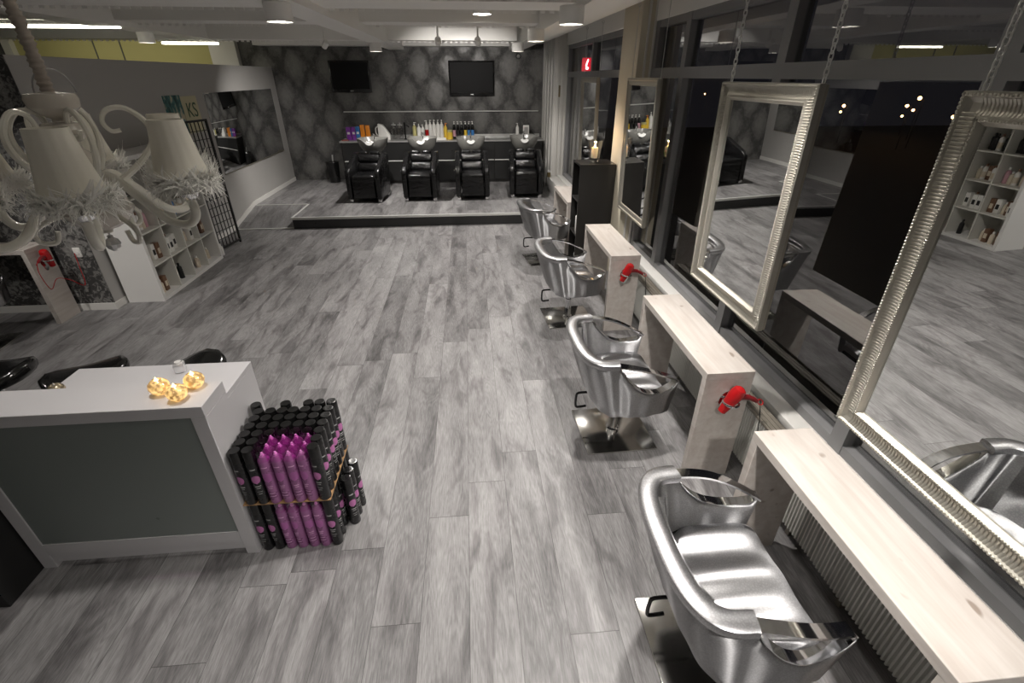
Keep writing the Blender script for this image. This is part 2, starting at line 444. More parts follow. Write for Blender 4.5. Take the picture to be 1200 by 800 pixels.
# ceiling: deck with ribs, cross beams, long beams, duct
mb = MB(); pts = []
x = -9.0
while x < 2.1:
    pts += [(x, 3.06), (x+.08, 3.06), (x+.10, 2.98), (x+.18, 2.98)]; x += .2
pts += [(2.1, 3.06), (2.1, 3.14), (-9, 3.14)]
mb.prism(pts, 'y', -4, 12)
struct(mb.build('ceiling', M['ceil']))
def toothbeam(name, y0, y1, z0, z1, x0, x1, pitch=.085):
    mb = MB(); mb.box(x0, y0, z0, x1, y1, z1)
    x = x0+.02
    while x < x1-.05:
        mb.box(x, y1-.0005, z0-.02, x+pitch*.5, y1+.012, z0+.01); x += pitch
    return struct(mb.build(name, M['beam']))
toothbeam('ceiling_beam', 4.6, 5.15, 2.72, 2.93, -9, 1.05)
toothbeam('ceiling_beam', 6.75, 7.15, 2.755, 2.94, -9, 1.05)
toothbeam('ceiling_beam', 8.95, 9.25, 2.70, 2.90, -9, .86)
for x0, x1, yb, nm in ((-4.28, -3.9, 9.4, 1), (-1.5, -1.2, 11.3, 2), (.92, 1.2, 11.3, 3)):
    struct(MB().box(x0, -4, 2.705 if nm == 1 else 2.665, x1, yb, 2.95).build('ceiling_beam', M['beam']))
struct(MB().box(-4.0, 10.95, 2.72, -1.51, 11.33, 2.93).build('ceiling_duct', M['beam']))
struct(MB().box(-1.19, 10.95, 2.72, .91, 11.33, 2.93).build('ceiling_duct', M['trim']))
struct(MB().box(1.28, -4, 2.78, 1.60, 11.3, 2.99).build('ceiling_edge', M['beam']))

# ---- right window wall
GX = 1.95
def wall_piece(name, y0, y1, x0, m, z0=0, z1=3.05, x1=2.1):
    return struct(MB().box(x0, y0, z0, x1, y1, z1).build(name, m))
wall_piece('wall_right_pillar', 5.38, 5.98, 1.737, M['cream'])
mb = MB()
for y, x in ((5.366, 1.80), (5.366, 1.865)): mb.box(x, y, 0, x+.022, 5.381, 3.04, bev=.003)
struct(mb.build('trim_10', M['trim']))
mb = MB(); mb.box(1.67, 9.9, 0, 2.1, 11.335, 3.05)
for y in (9.9, 10.25, 10.6, 10.95, 11.2):
    mb.box(1.645, y, ST, 1.671, y+.13, 3.04)
for x in (1.70, 1.78, 1.87): mb.box(x, 9.88, ST, x+.05, 9.901, 3.04)
struct(mb.build('wall_right_panelled', M['wallwhite']))
wall_piece('wall_right_low', -4, 5.379, 1.81, M['wallwhite'], 0, .40)
wall_piece('wall_right_low', 5.981, 9.899, 1.81, M['wallwhite'], 0, .40)
wall_piece('wall_right_head', -4, 5.379, 1.88, M['beam'], 2.67)
wall_piece('wall_right_head', 5.981, 9.879, 1.86, M['beam'], 2.69)
struct(MB().box(1.785, -4, .4005, 1.905, 5.378, .45, bev=.004).build('trim_7', M['trim']))
struct(MB().box(1.785, 5.982, .4005, 1.905, 9.878, .45, bev=.004).build('trim_8', M['trim']))
struct(MB().box(1.60, 8.04, ST+.007, 1.784, 9.878, .43, bev=.004).build('trim_9', M['wallwhite']))
def window(n, y0, y1, muls, z0=.45, z1=2.67, tz=2.228):
    mb = MB()
    x0, x1 = 1.895, 1.985
    mb.box(x0, y0, z0, x1, y1, z0+.055); mb.box(x0, y0, z1-.06, x1, y1, z1)
    mb.box(x0-.005, y0, tz-.042, x1, y1, tz+.042)
    for y in muls: mb.box(x0-.004, y-.045, z0, x1+.001, y+.045, z1)
    w = struct(mb.build('window_%d' % n, M['frame']))
    for a, b in zip(muls, muls[1:]):
        for c, d in ((z0+.05, tz-.041), (tz+.041, z1-.055)):
            MB().box(GX-.004, a+.044, c, GX+.004, b-.044, d).build('pane', M['glasspane'], w)
    return w
w1 = window(1, -3.99, 5.378, [-3.94, -2.31, -.95, .41, 1.77, 3.13, 4.60, 5.33])
w2 = window(2, 5.982, 9.878, [6.03, 8.0, 9.83], z1=2.69)

# ---- night outside
struct(MB().box(2.11, -30, -4.6, 90, 75, -4.5).build('ground_outside', M['outside']))
def street_lamp(x, y, z, i, r=.07):
    t = thing('street_lamp', 'orange street lamp far outside the dark window, %s from the right' % ORD[i], 'street lamp', (x, y, -4.5), 0, 'distant street lamps')
    MB().cyl((0, 0, 0), (0, 0, z+4.42), .06, .03, 8).cyl((0, 0, z+4.42), (-.5, 0, z+4.5), .03, .03, 8).build('pole', M['black'], t)
    MB().sph((-.5, 0, z+4.44), r, 10, 6).build('lamp', M['streetlamp'], t)
sl = []
def ray(px, py):
    cx, cy = (px-600)/551.22, (py-400)/551.22
    p, yw, ro = 0.513157542, -0.0871776, 0.0
    cpp, spp = math.cos(p), math.sin(p); c, s_ = math.cos(yw), math.sin(yw)
    fw = Vector((-s_*cpp, c*cpp, -spp)); rt = Vector((c, s_, 0)); up = rt.cross(fw)
    return fw + rt*cx - up*cy
for i, (px, py, D, r) in enumerate(((1117, 137, 40, .14), (1078, 115, 46, .18), (1063, 124, 44, .15), (1070, 129, 52, .15), (1057, 136, 55, .14), (989, 124, 42, .16), (985, 131, 50, .14), (826, 110, 55, .14))):
    d = ray(px, py); q = d*(D/d.x)
    street_lamp(q.x+.5, q.y, 2.2+q.z+.06, i, r*.95)
# red neon sign seen through the far window
d = ray(688, 76); q = d*(2.6/d.x)
t = thing('neon_sign', 'small glowing red neon sign beyond the far window', 'sign', (q.x, q.y, 2.2+q.z), math.atan2(-q.x, q.y))
MB().box(-.11, -.02, -.13, .11, .02, .13, bev=.02).build('sign_box', mat('red_acrylic', (.5, .01, .02), .3, 0, Emission_Color=(1, .02, .05, 1), Emission_Strength=.9), t)
MB().tube([(.02, -.03, .10), (.0, -.03, .04), (-.02, -.03, -.03)], .012, 8, sm=4).sph((.005, -.03, -.06), .026, 12, 8, (1.2, .5, 1)).build('tube', M['neonw'], t)
MB().cyl((0, 0, -.12), (0, 0, -2.2-q.z-4.5), .02, .02, 8).build('post', M['black'], t)
# wall plate
t = thing('switch_plate', 'small brass switch plate high on the white panelled wall', 'switch', (1.6585, 9.3, 1.97))
MB().box(-.012, -.06, -.09, .001, .06, .09, bev=.003).build('plate', M['brass'], t)
MB().box(-.02, -.02, -.03, -.0125, .02, .03, bev=.003).build('rocker', M['champ_d'], t)

# ------------------------------------------------------------------ styling consoles, dryers
def holder_mesh():
    mb = MB()
    # wall plate (teardrop) and ring; lies on the panel whose outside is -y
    poly = [(.045*math.sin(a)*(1 if math.cos(a) > -.2 else .75), -.02+.075*math.cos(a)) for a in [2*PI*i/20 for i in range(20)]]
    mb.prism(poly, 'y', -.008, 0)
    ring = [(.04*math.cos(a), -.055+.045*math.sin(a), .012+.0*a) for a in [2*PI*i/20 for i in range(20)]]
    mb.tube(ring, .007, 8, closed=True)
    return mb
def console(loc, rz, L, D, H, label, hold=True, th=.045, legth=.045):
    """top along local y from 0 to L, depth along x from 0 to D; the near leg at y = 0"""
    t = thing('styling_console', label, 'table', loc, rz, 'white styling consoles')
    MB().box(0, 0, H-th, D, L, H, bev=.002, seg=1).build('tabletop', M['wood'], t)
    MB().box(0.0005, 0.0005, 0, D-.0005, legth, H-th, bev=.0015, seg=1).build('leg', M['wood'], t)
    MB().box(0.0005, L-legth, 0, D-.0005, L-.0005, H-th, bev=.0015, seg=1).build('leg', M['wood'], t)
    return t
def dryer(label, M4):
    """local: barrel along -z (nozzle down), handle towards +x"""
    t = thing('hair_dryer', label, 'hair dryer', (0, 0, 0), 0, 'red hair dryers')
    mb = MB()
    mb.lathe([(0, .115), (.018, .113), (.036, .10), (.043, .075), (.044, .04), (.040, 0), (.033, -.035), (.0, -.036)], 20)
    mb.build('barrel', M['red'], t)
    MB().lathe([(.034, -.03), (.028, -.075), (.026, -.095), (.022, -.095), (.022, -.06)], 18).build('nozzle', M['red'], t)
    mb = MB()
    mb.tube([(.035, 0, .045), (.075, 0, .06), (.12, 0, .062), (.165, 0, .055)], [.02, .019, .016, .014], 10, sm=3)
    h = mb.build('handle', mat('dark_red_handle', (.18, .008, .012), .35) if 'dark_red_handle' not in bpy.data.materials else bpy.data.materials['dark_red_handle'], t)
    MB().tube([(.165+.025+.022*math.cos(a), .012*math.sin(a), .056+.012*math.sin(a)) for a in [2*PI*i/14 for i in range(14)]], .0035, 6, closed=True).build('hanging_loop', M['red'], h)
    t.matrix_world = M4 @ Matrix.Scale(.88, 4)
    return t
TABW, TABH = .28, .774
tabs = []
TL = [(.545, 1.04, 'whitewashed console nearest the camera, running off the lower right corner'),
      (2.065, 1.07, 'whitewashed console beside the second chair, red dryer on its near leg'),
      (4.02, 1.06, 'whitewashed console with red dryer, just in front of the black shelf unit'),
      (6.12, 1.04, 'farthest whitewashed console, half hidden behind the black shelf unit')]
for i, (y, L, lab) in enumerate(TL):
    t = console((1.26, y, 0), 0, L, TABW, TABH, lab)
    if i in (1, 2):
        h = holder_mesh().build('dryer_holder', M['chrome'], t, loc=(.145, -.001, .60))
    tabs.append(t)
def place_dryer(y, lab, extra):
    # tilted: nozzle down-left, tail up
    M4 = Matrix.Translation((1.40, y-.056, .625)) @ Matrix.Rotation(math.radians(22), 4, 'Y') @ Matrix.Rotation(math.radians(6), 4, 'X')
    d = dryer(lab, M4)
    inv = (M4 @ Matrix.Scale(.88, 4)).inverted()
    pts = [inv @ Vector(p) for p in ((1.57, y-.05, .625), (1.59, y-.045, .58), (1.60, y-.06, .50), (1.61, y-.07, .40), (1.62, y-.1, .3), (1.62, y-.1, .02))]
    MB().tube(pts, .0035, 6, sm=5).build('power_cord', M['black'], d)
    return d
place_dryer(2.065, 'red hair dryer held on the second console leg, beside the second chair', 0)
place_dryer(4.02, 'red hair dryer held on the farther console leg, near the black shelf unit', 0)

# radiators under the consoles
def radiator(y0, y1, lab):
    t = thing('radiator', lab, 'radiator', (1.63, y0, .075), 0, 'ribbed radiators under the windows')
    L = y1-y0; mb = MB(); pts = []
    n = int(L/.021); p = L/n
    for k in range(n):
        a = k*p; pts += [(0.012, a), (0.0, a+p*.25), (0.0, a+p*.6), (.012, a+p*.85)]
    pts += [(.012, L), (.05, L), (.05, 0)]
    mb.prism(pts, 'z', 0, .37); mb.build('ribbed_front', M['rad'], t)
    mb = MB(); mb.box(-.003, 0, .37, .095, L, .385)
    for k in range(3): mb.box(.01+k*.028, .02, .385, .022+k*.028, L-.02, .39)
    mb.build('top_grille', M['radtop'], t)
    MB().box(.05, .03, .03, .09, L-.03, .36).build('back_panel', M['radtop'], t)
    for y in (.2, L-.2): MB().box(.03, y-.015, -.075, .07, y+.015, .03).build('foot', M['radtop'], t)
radiator(-.45, 1.40, 'pale ribbed radiator under the nearest console, running off the frame')
radiator(1.405, 2.94, 'pale ribbed radiator behind the gap between the two nearest consoles')
radiator(2.945, 4.6, 'pale ribbed radiator showing under the far end of second console')

# ------------------------------------------------------------------ hanging mirrors
def rail_profile(ribbed):
    # (inwards distance from outer edge, towards the room)
    if ribbed: return [(0, 0), (0, .028), (.004, .034), (.012, .034), (.016, .026), (.030, .017), (.050, .016), (.062, .024), (.068, .029), (.076, .029), (.082, .020), (.088, .014), (.09, 0)]
    return [(0, 0), (0, .030), (.006, .034), (.020, .032), (.026, .024), (.044, .02), (.050, .022), (.062, .018), (.066, .010), (.07, 0)]
def framed_mirror(loc, W, H, tilt, ribbed, label, yaw=0):
    t = thing('hanging_mirror', label, 'mirror', loc, 0, 'framed mirrors along the window wall')
    t.rotation_euler = (0, tilt, yaw)
    prof = rail_profile(ribbed); fw = prof[-1][0]
    # local frame: y across, z up, room side = -x
    corners = [(-W/2, 0), (W/2, 0), (W/2, H), (-W/2, H)]; inn = [(1, 1), (-1, 1), (-1, -1), (1, -1)]
    rows = [[Vector((-h, c[0]+s[0]*d, c[1]+s[1]*d)) for d, h in prof] for c, s in zip(corners, inn)]
    fr = MB().grid(rows, closed_u=True).build('frame', M['champ'], t, ang=24)
    MB().box(.0005, -W/2+.004, .004, .016, W/2-.004, H-.004).build('back_board', M['champ_d'], t)
    MB().box(-.010, -W/2+fw-.006, fw-.006, -.001, W/2-fw+.006, H-fw+.006).build('glass', M['mirror'], t)
    if ribbed:
        mb = MB(); p = .0115
        def rib(yc, zc, along_y):
            # half-round bar across the cove
            pr = [(.016, .0255), (.030, .0175), (.050, .0165), (.062, .0235)]
            r = .0042; secs = []
            for d, h in pr:
                sec = []
                for k in range(5):
                    a = PI*k/4
                    off = -r*math.cos(a); up = h+r*.9*math.sin(a)-.0005
                    if along_y: sec.append(Vector((-up, yc+off, (d if zc == 0 else H-d))))
                    else: sec.append(Vector((-up, (-W/2+d if yc < 0 else W/2-d), zc+off)))
                secs.append(sec)
            return secs
        n = int((W-.06)/p)
        for k in range(n):
            y = -W/2+.03+(k+.5)*(W-.06)/n
            if abs(y) > W/2-.05: continue
            for zc in (0, 1): mb.grid(rib(y, zc, True))
        n = int((H-.06)/p)
        for k in range(n):
            z = .03+(k+.5)*(H-.06)/n
            if z < .05 or z > H-.05: continue
            for yc in (-1, 1): mb.grid(rib(yc, z, False))
        mb.build('ribs', M['champ'], fr)
        for nm, d, hh, rr in (('outer_beading', .008, .034, .0055), ('inner_beading', .072, .029, .0042)):
            mb = MB(); st = rr*2.1
            for (a, b), ax in ((((-W/2+d), (W/2-d)), 'y'), ((d, H-d), 'z')):
                n = int((b-a)/st)
                for k in range(n+1):
                    u = a+(b-a)*k/n
                    for e in (0, 1):
                        c = (-hh, u, d if e == 0 else H-d) if ax == 'y' else (-hh, -W/2+d if e == 0 else W/2-d, u)
                        mb.sph(c, rr, 6, 4)
            mb.build(nm, M['champ'], fr, ang=80)
    return t
def chain(x, y, z0, z1, label, link=.034, thin=False, topx=None):
    t = thing('chain', label, 'chain', (x, y, z0), 0, 'chains and cords holding the mirrors')
    mb = MB(); Lh = z1-z0; tx = 0 if topx is None else topx-x
    if thin:
        mb.tube([(0, 0, -.02), (tx, 0, Lh)], .003, 6)
    else:
        n = int(Lh/(link*.78))
        for k in range(n):
            zc = (k+.5)*Lh/n; cx = tx*zc/Lh
            pts = []
            for i in range(12):
                a = 2*PI*i/12
                u, v = math.cos(a)*link*.26, math.sin(a)*link*.5
                v += math.copysign(link*.06, v) if abs(v) > 1e-6 else 0
                pts.append((cx+u, 0, zc+v) if k % 2 else (cx, u, zc+v))
            mb.tube(pts, .0028, 6, closed=True)
    mb.build('links', M['steel'], t)
    MB().tube([(tx+.014*math.cos(a), 0, Lh+.005+.014*math.sin(a)) for a in [2*PI*i/12 for i in range(12)]], .003, 6, closed=True).build('ceiling_hook', M['steel'], t)
TILT = math.radians(1.65)
MY = [(1.515, 1.02, .965, .83, 1.20, 0, True, 'big ribbed champagne mirror nearest the camera, cut by the right edge'),
      (1.515, 2.50, 1.02, .835, 1.155, 0, True, 'ribbed champagne mirror hanging above the second console'),
      (1.695, 4.86, .905, .875, 1.285, -.5, False, 'plain champagne mirror hanging in front of the cream pillar'),
      (1.765, 7.30, .90, .93, 1.29, 0, False, 'farthest champagne mirror, behind the lit candle')]
CL = ['nearest', 'second', 'third', 'farthest']
for i, (x, y, z, MW, MH, yaw, rb, lab) in enumerate(MY):
    yaw = math.radians(yaw)
    t = framed_mirror((x, y, z), MW, MH, -TILT, rb, lab, yaw)
    zt = z+MH*math.cos(TILT); xt = x-MH*math.sin(TILT)
    for q, nm in ((-1, 'nearer'), (1, 'farther')):
        yy = y+q*(MW/2-.03); xx = xt-q*(MW/2-.03)*math.sin(yaw)+.004
        chain(xx, yy, zt, 2.78, '%s holding the %s end of the %s hanging mirror' % ('steel link chain' if rb else 'thin pale cord', nm, CL[i]), thin=not rb, topx=xx)

# ------------------------------------------------------------------ salon chairs
def shell_plan():
    pts = []
    A = Vector((.275, .318)); Bc = Vector((-.15, .340))
    K = 36
    for k in range(K+1):
        q = A.lerp(Bc, k/K); q.y += .030*math.sin(PI*k/K); pts.append(q)
    n = 44
    for k in range(1, n):
        a = (PI)*k/n                     # from +y side round the back to -y side
        e = 2/2.8
        cx, cy = math.cos(a), math.sin(a)
        x = -.15-.19*abs(cy)**e; y = .340*math.copysign(abs(cx)**e, cx)
        pts.append(Vector((x, y)))
    for k in range(K+1):
        p = A.lerp(Bc, 1-k/K); pts.append(Vector((p.x, -p.y-.030*math.sin(PI*k/K))))
    return pts
def make_chair(label):
    t = thing('salon_chair', label, 'chair', (0, 0, 0), 0, 'silver styling chairs')
    P = shell_plan(); n = len(P)
    nor = []
    for i, p in enumerate(P):
        a, b = P[max(0, i-1)], P[min(n-1, i+1)]
        d = (b-a).normalized(); nor.append(Vector((-d.y, d.x))*1)
    c0 = Vector((0, 0))
    if nor[0].dot(P[0]-Vector((P[0].x, 0))) < 0: nor = [-v for v in nor]
    def arc_u(p): return max(0, min(1, (p.x+.13)/(.275+.13-.012)))       # 0 at rear corner, 1 at tip
    def chord(u): return .742+(.605-.742)*u
    def ztop(p):
        if p.x <= -.135: return .742
        u = arc_u(p)
        return chord(u)-.018-.105*math.sin(PI*min(1, u*1.0)**.85)**.8 if u < 1 else chord(u)
    zb = .375; TH = .05
    rows = []; cut_in = []; cut_out = []; arc = 0; prev = P[0]
    for p, nv in zip(P, nor):
        arc += (p-prev).length; prev = p; flute = .0034*math.sin(2*PI*arc/.145)
        zt = ztop(p)
        back = max(0, min(1, (-.15-p.x)/.05))
        th = TH+.018*back
        def at(z, inset):
            f = (z-zb)/(.742-zb)                     # 0 at the bottom
            kx = (.66+.34*f) if p.x < 0 else (.80+.20*f)
            ky = .965+.035*f
            q = p - nv*(inset+flute*min(1, max(0, (ztop(p)-.01-z)/.06)))
            return Vector((q.x*kx, q.y*ky, z))
        r = .014
        zin = .41
        sec = [at(zb, th*.5), at(zb, .008), at(zb+.008, 0)]
        for k in range(1, 6): sec.append(at(zb+.008+(zt-r-zb-.008)*k/5, 0))
        sec += [at(zt-r*.3, r*.3), at(zt, r), at(zt, th-r), at(zt-r*.3, th-r*.3)]
        for k in range(0, 5): sec.append(at(zt-r+(zin-zt+r)*k/4, th))
        rows.append(sec)
        cut_in.append(at(zt, th-.002)); cut_out.append(at(zt, .002))
    MB().grid(rows, closed_v=True, caps=True).build('shell', M['silver'], t, ang=50)
    # underside closing the tub
    inner = [r[0] for r in rows]
    mb = MB(); mb.prism([(v.x*.97, v.y*.97) for v in inner], 'z', .378, .42); mb.build('seat_pan', M['black'], t)
    # thick padded rim round the back
    mb = MB(); rr = []
    idx = [i for i, p in enumerate(P) if p.x <= -.13]
    for i in idx:
        p, nv = P[i], nor[i]
        sec = []
        for a in range(12):
            th = 2*PI*a/12; ca, sa = math.cos(th), math.sin(th)
            w = .039*math.copysign(abs(ca)**.55, ca); h = .022*math.copysign(abs(sa)**.55, sa)
            q = p - nv*(.030 - w)
            sec.append(Vector((q.x, q.y, .748+h)))
        rr.append(sec)
    mb.grid(rr, closed_v=True, caps=True); mb.build('padded_rim', M['silverrim'], t)
    # inner back pad
    rr = []
    for k in range(13):
        y = -.215+.43*k/12; b = (1-(abs(y)/.215)**4)
        xo = -.262+.05*(abs(y)/.215)**3
        rr.append([Vector((xo*.72, y*.88, .47)), Vector((xo*.82+.02*b, y*.92, .52)), Vector((xo*.93+.022*b, y*.97, .64)), Vector((xo+.01*b, y, .725)), Vector((xo-.03, y, .728)), Vector((xo*.75-.03, y*.88, .46))])
    MB().grid(rr, closed_v=True, caps=True).build('back_pad', M['silver'], t, ang=50)
    # seat cushion: rounded at the rear, straight at the front, waterfall front edge
    mb = MB(); rr = []
    N = 20
    for k in range(N+1):
        x = -.185+.42*k/N
        w = .265*(1-max(0, (-.03-x)/.155)**2.6*.45) if x < -.03 else .265
        f = max(0, (x-.15)/.085); zt_ = .485+.012*math.sin(PI*k/N)-.028*f*f
        e = .02 if 0 < k < N else .012
        top_ = []
        for j in range(29):
            v = -1+2*j/28; yv = v*(w-.03)
            top_.append(Vector((x, yv, zt_+.008-.006*v*v+.0046*math.sin(2*PI*(yv+.04)/.2))))
        rr.append([Vector((x, -w+.004, .425)), Vector((x, -w, zt_-.022)), Vector((x, -w+.012, zt_-.005))]+top_+[Vector((x, w-.012, zt_-.005)), Vector((x, w, zt_-.022)), Vector((x, w-.004, .425))])
    mb.grid(rr, closed_v=True, caps=True); mb.build('seat', M['silverseat'], t, ang=50)
    # chrome trims of the two arms: crescent lining and flat bar
    for s in (1, -1):
        ids = [i for i, p in enumerate(P) if p.x > -.14 and p.y*s > 0]
        if s < 0: ids = ids[::-1]
        ids = ids                                            # from tip to rear corner
        top = [(cut_in[i], cut_out[i]) for i in ids]
        lin = [[a+Vector((0, 0, .0015)), b+Vector((0, 0, .0015)), b+Vector((0, 0, .006)), a+Vector((0, 0, .006))] for a, b in top]
        tr = MB().grid(lin, closed_v=True, caps=True)
        ab = tr.build('arm_trim', M['chrome'], t)
        bar = []
        for k in range(13):
            u = k/12
            i = ids[min(len(ids)-1, int(round((1-u)*(len(ids)-1))))]
            x = -.145+.405*u
            ky = 1.0-.034*u
            yo = (.341-.020*u+.028*math.sin(PI*u))*ky; z = .748+(.608-.748)*u+.022*math.sin(PI*u)
            xo = x*(1.0 if x < 0 else .95)
            bar.append([Vector((xo, s*(yo-.052), z-.005)), Vector((xo, s*(yo-.004), z-.005)), Vector((xo, s*(yo-.004), z+.005)), Vector((xo, s*(yo-.052), z+.005))])
        MB().grid(bar, closed_v=True, caps=True).build('arm_bar', M['chrome'], t)
        # padded tip of the arm
    # pedestal
    MB().box(-.24, -.24, 0.001, .24, .24, .014, bev=.004).build('base_plate', M['plate'], t)
    mb = MB(); mb.lathe([(.045, .014), (.045, .03), (.032, .034), (.032, .22), (.026, .225), (.026, .378)], 24); mb.build('post', M['chrome'], t)
    mb = MB(); mb.tube([(-.16, .06, .30), (-.25, .06, .30), (-.265, .06, .27), (-.265, .06, .20), (-.25, .06, .18), (-.19, .06, .185)], .0085, 8, sm=3)
    mb.cyl((-.02, .06, .30), (-.17, .06, .30), .008)
    mb.build('pump_lever', M['blackgloss'], t)
    return t
chairs = [(.945, 1.07, 0, 'silver salon chair nearest the camera, in the lower right'),
          (.94, 2.55, 2, 'silver salon chair at the second console, second from the camera'),
          (.96, 4.35, 4, 'silver salon chair third from camera, by the console near black shelves'),
          (.97, 6.15, 8, 'farthest silver salon chair, in front of the raised washing area')]
c0 = make_chair(chairs[0][3])
c0.location = (chairs[0][0], chairs[0][1], 0)
for x, y, a, lab in chairs[1:]:
    dup(c0, (x, y, 0), math.radians(a), lab)

# ------------------------------------------------------------------ black shelf with candle
t = thing('shelf_unit', 'tall black open shelf unit between the consoles, candle on top', 'shelf', (1.30, 5.70, 0))
SW, SD, SH = .40, .43, 1.30            # along y, along x, height; open towards -x
mb = MB(); th = .022
MB().box(0, 0, 0, SD, th, SH, bev=.001, seg=1).build('side_panel', M['blackwood'], t)
MB().box(0, SW-th, 0, SD, SW, SH, bev=.001, seg=1).build('side_panel', M['blackwood'], t)
MB().box(0, th, SH-th, SD, SW-th, SH).build('top', M['blackwood'], t)
MB().box(SD-.012, th, 0, SD, SW-th, SH-th).build('back_panel', M['blackwood'], t)
for z in (.02, .44, .86): MB().box(.004, th, z, SD-.012, SW-th, z+th).build('shelf', M['blackwood'], t)
def bottle(name, label, loc, h, r, m, capm, group, cat='bottle', pump=False, lab=None):
    t = thing(name, label, cat, loc, random.uniform(0, 6), group)
    MB().lathe([(0, 0), (r*.94, 0), (r, .006), (r, h*.68), (r*.86, h*.76), (r*.4, h*.82), (r*.4, h*.84)], 14).build('body', m, t)
    if pump:
        mb = MB(); mb.lathe([(r*.42, h*.84), (r*.42, h*.89), (r*.16, h*.9), (r*.16, h*.96), (r*.3, h*.965), (r*.3, h), (0, h)], 10)
        mb.box(-r*.12, -r*1.0, h*.965, r*.12, 0, h*.995)
        mb.build('pump', capm, t)
    else:
        MB().lathe([(r*.5, h*.84), (r*.5, h*.985), (r*.42, h), (0, h)], 12).build('cap', capm, t)
    if lab: MB().lathe([(r*1.01, h*.15), (r*1.015, h*.16), (r*1.015, h*.5), (r*1.01, h*.51)], 14, cap=False).build('label', lab, t)
    return t
for k, (dy, lb) in enumerate(((.07, 'white bottle on middle shelf of the black unit, nearest the camera'), (.14, 'white bottle on middle shelf of the black unit, second from camera'), (.215, 'white bottle on middle shelf of the black unit, third from camera'))):
    bottle('lotion_bottle', lb, (1.336+.012*k, 5.70+dy, .462), .27-.01*k, .03, M['bottlew'], M['bottlew'], 'bottles in the black shelf unit')
bottle('lotion_bottle', 'white and red bottle low in the black shelf unit', (1.34, 5.80, .042), .22, .03, M['bottlew'], M['red'], 'bottles in the black shelf unit', lab=M['red'])
t = thing('hurricane_candle', 'lit pillar candle in a glass hurricane on the black shelf unit', 'candle', (1.50, 5.87, 1.3))
mb = MB(); mb.lathe([(.0, .028), (.05, .028), (.062, .035), (.066, .06), (.075, .14), (.090, .25), (.0885, .25), (.0735, .14), (.0645, .062), (.060, .04), (0, .034)], 28, cap=False); mb.build('glass_cup', M['clear'], t)
MB().lathe([(0, .036), (.059, .036), (.06, .05), (0, .052)], 24).build('dark_gravel', M['black'], t)
MB().lathe([(0, .05), (.036, .05), (.037, .16), (.033, .168), (.03, .165), (0, .163)], 22).build('candle', M['candle'], t)
MB().lathe([(0, .166), (.006, .172), (.0075, .184), (.004, .198), (0, .21)], 10).build('flame', M['flame'], t)
for a in (0, 2.1, 4.2): MB().sph((.04*math.cos(a), .04*math.sin(a), .014), .014, 10, 8).build('foot', M['crystal'], t)
fl = bpy.data.lights.new('candle_light', 'POINT'); fl.energy = 1.2; fl.color = (1, .6, .25); fl.shadow_soft_size = .01
fo = bpy.data.objects.new('candle_light', fl); COL.objects.link(fo); fo.location = (1.50, 5.87, 1.53)

# ------------------------------------------------------------------ reception desk
DX0, DX1, DY = -2.256, -1.19, 1.735
t = thing('reception_desk', 'white reception desk with frosted grey front panel, left foreground', 'desk', (0, DY, 0))
mb = MB()
mb.box(DX0, .0, .903, DX1, .20, .962, bev=.002, seg=1)                       # raised counter slab
mb.build('counter_top', M['desk'], t)
mb = MB()
mb.box(DX1-.064, 0, 0, DX1, .20, .9028, bev=.002, seg=1)
mb.build('side_panel', M['desk'], t)
mb = MB(); mb.box(DX0, 0, 0, DX0+.064, .20, .9028, bev=.002, seg=1); mb.build('side_panel', M['desk'], t)
mb = MB(); mb.box(DX0+.064, .0, .098, DX1-.064, .05, .17); mb.box(DX0+.064, .004, .042, DX1-.064, .05, .0978); mb.build('bottom_rail', M['desk'], t)
MB().box(DX0+.0641, .006, .1701, DX1-.0641, .022, .9027).build('front_panel', M['frost'], t)
MB().box(DX0+.0641, .03, .17, DX1-.0641, .19, .9026).build('carcass', M['black'], t)
MB().box(-2.10, .202, .825, DX1-.035, .555, .852, bev=.002, seg=1).build('worktop', M['desk'], t)
MB().box(DX1-.065, .2005, 0, DX1-.036, .554, .8249, bev=.002, seg=1).build('end_panel', M['desk'], t)
MB().box(-2.099, .205, 0, -2.07, .553, .8249).build('end_panel', M['desk'], t)
# glass globes
def globe(x, y, z, r, lab, on, nm='glass_globe'):
    t = thing(nm, lab, 'candle holder', (x, y, z), random.uniform(0, 6), 'glass ornaments on the reception desk')
    MB().lathe([(0, .001), (r*.5, .001), (r*.86, r*.4), (r, r*.85), (r*.9, r*1.25), (r*.55, r*1.6), (r*.28, r*1.68), (r*.24, r*1.66), (0, r*1.5)], 20).build('globe', M['mercury'] if not on else M['lit'], t)
    MB().lathe([(0, r*1.55), (r*.2, r*1.56), (r*.2, r*1.6), (r*.06, r*1.62), (r*.07, r*1.78), (0, r*1.95)], 10).build('flame', M['flame'] if on else M['crystal'], t)
m = mat('lit_mercury', (.70, .52, .28), .15, .5); tt = NT(m)
lw = tt.noise(tt.coord('Object'), 55, 2); M['lit'] = m
tt.link(tt.ramp(lw, [(.45, (.25, .12, .03)), (.6, (1, .62, .22))]), tt.b.inputs['Emission Color']); tt.b.inputs['Emission Strength'].default_value = .55
globe(-1.415, 1.855, .9625, .043, 'left of three lit glass globes on the white desk top', True)
globe(-1.312, 1.80, .9625, .043, 'front glass globe of the three lit ones on the desk', True)
globe(-1.285, 1.895, .9625, .043, 'right-hand lit glass globe of three on the desk top', True)
t = thing('crystal_tealight', 'small clear crystal tea light holder on the rear desk worktop', 'candle holder', (-1.55, 2.22, .8525), .4)
MB().box(-.026, -.026, 0, .026, .026, .05, bev=.008).build('cube_base', M['crystal'], t)
MB().lathe([(.016, .05), (.016, .058), (0, .058)], 12).build('tea_light', M['white'], t)
globe(-2.03, 2.05, .8525, .036, 'small brown glass globe at the left end of the worktop', False)

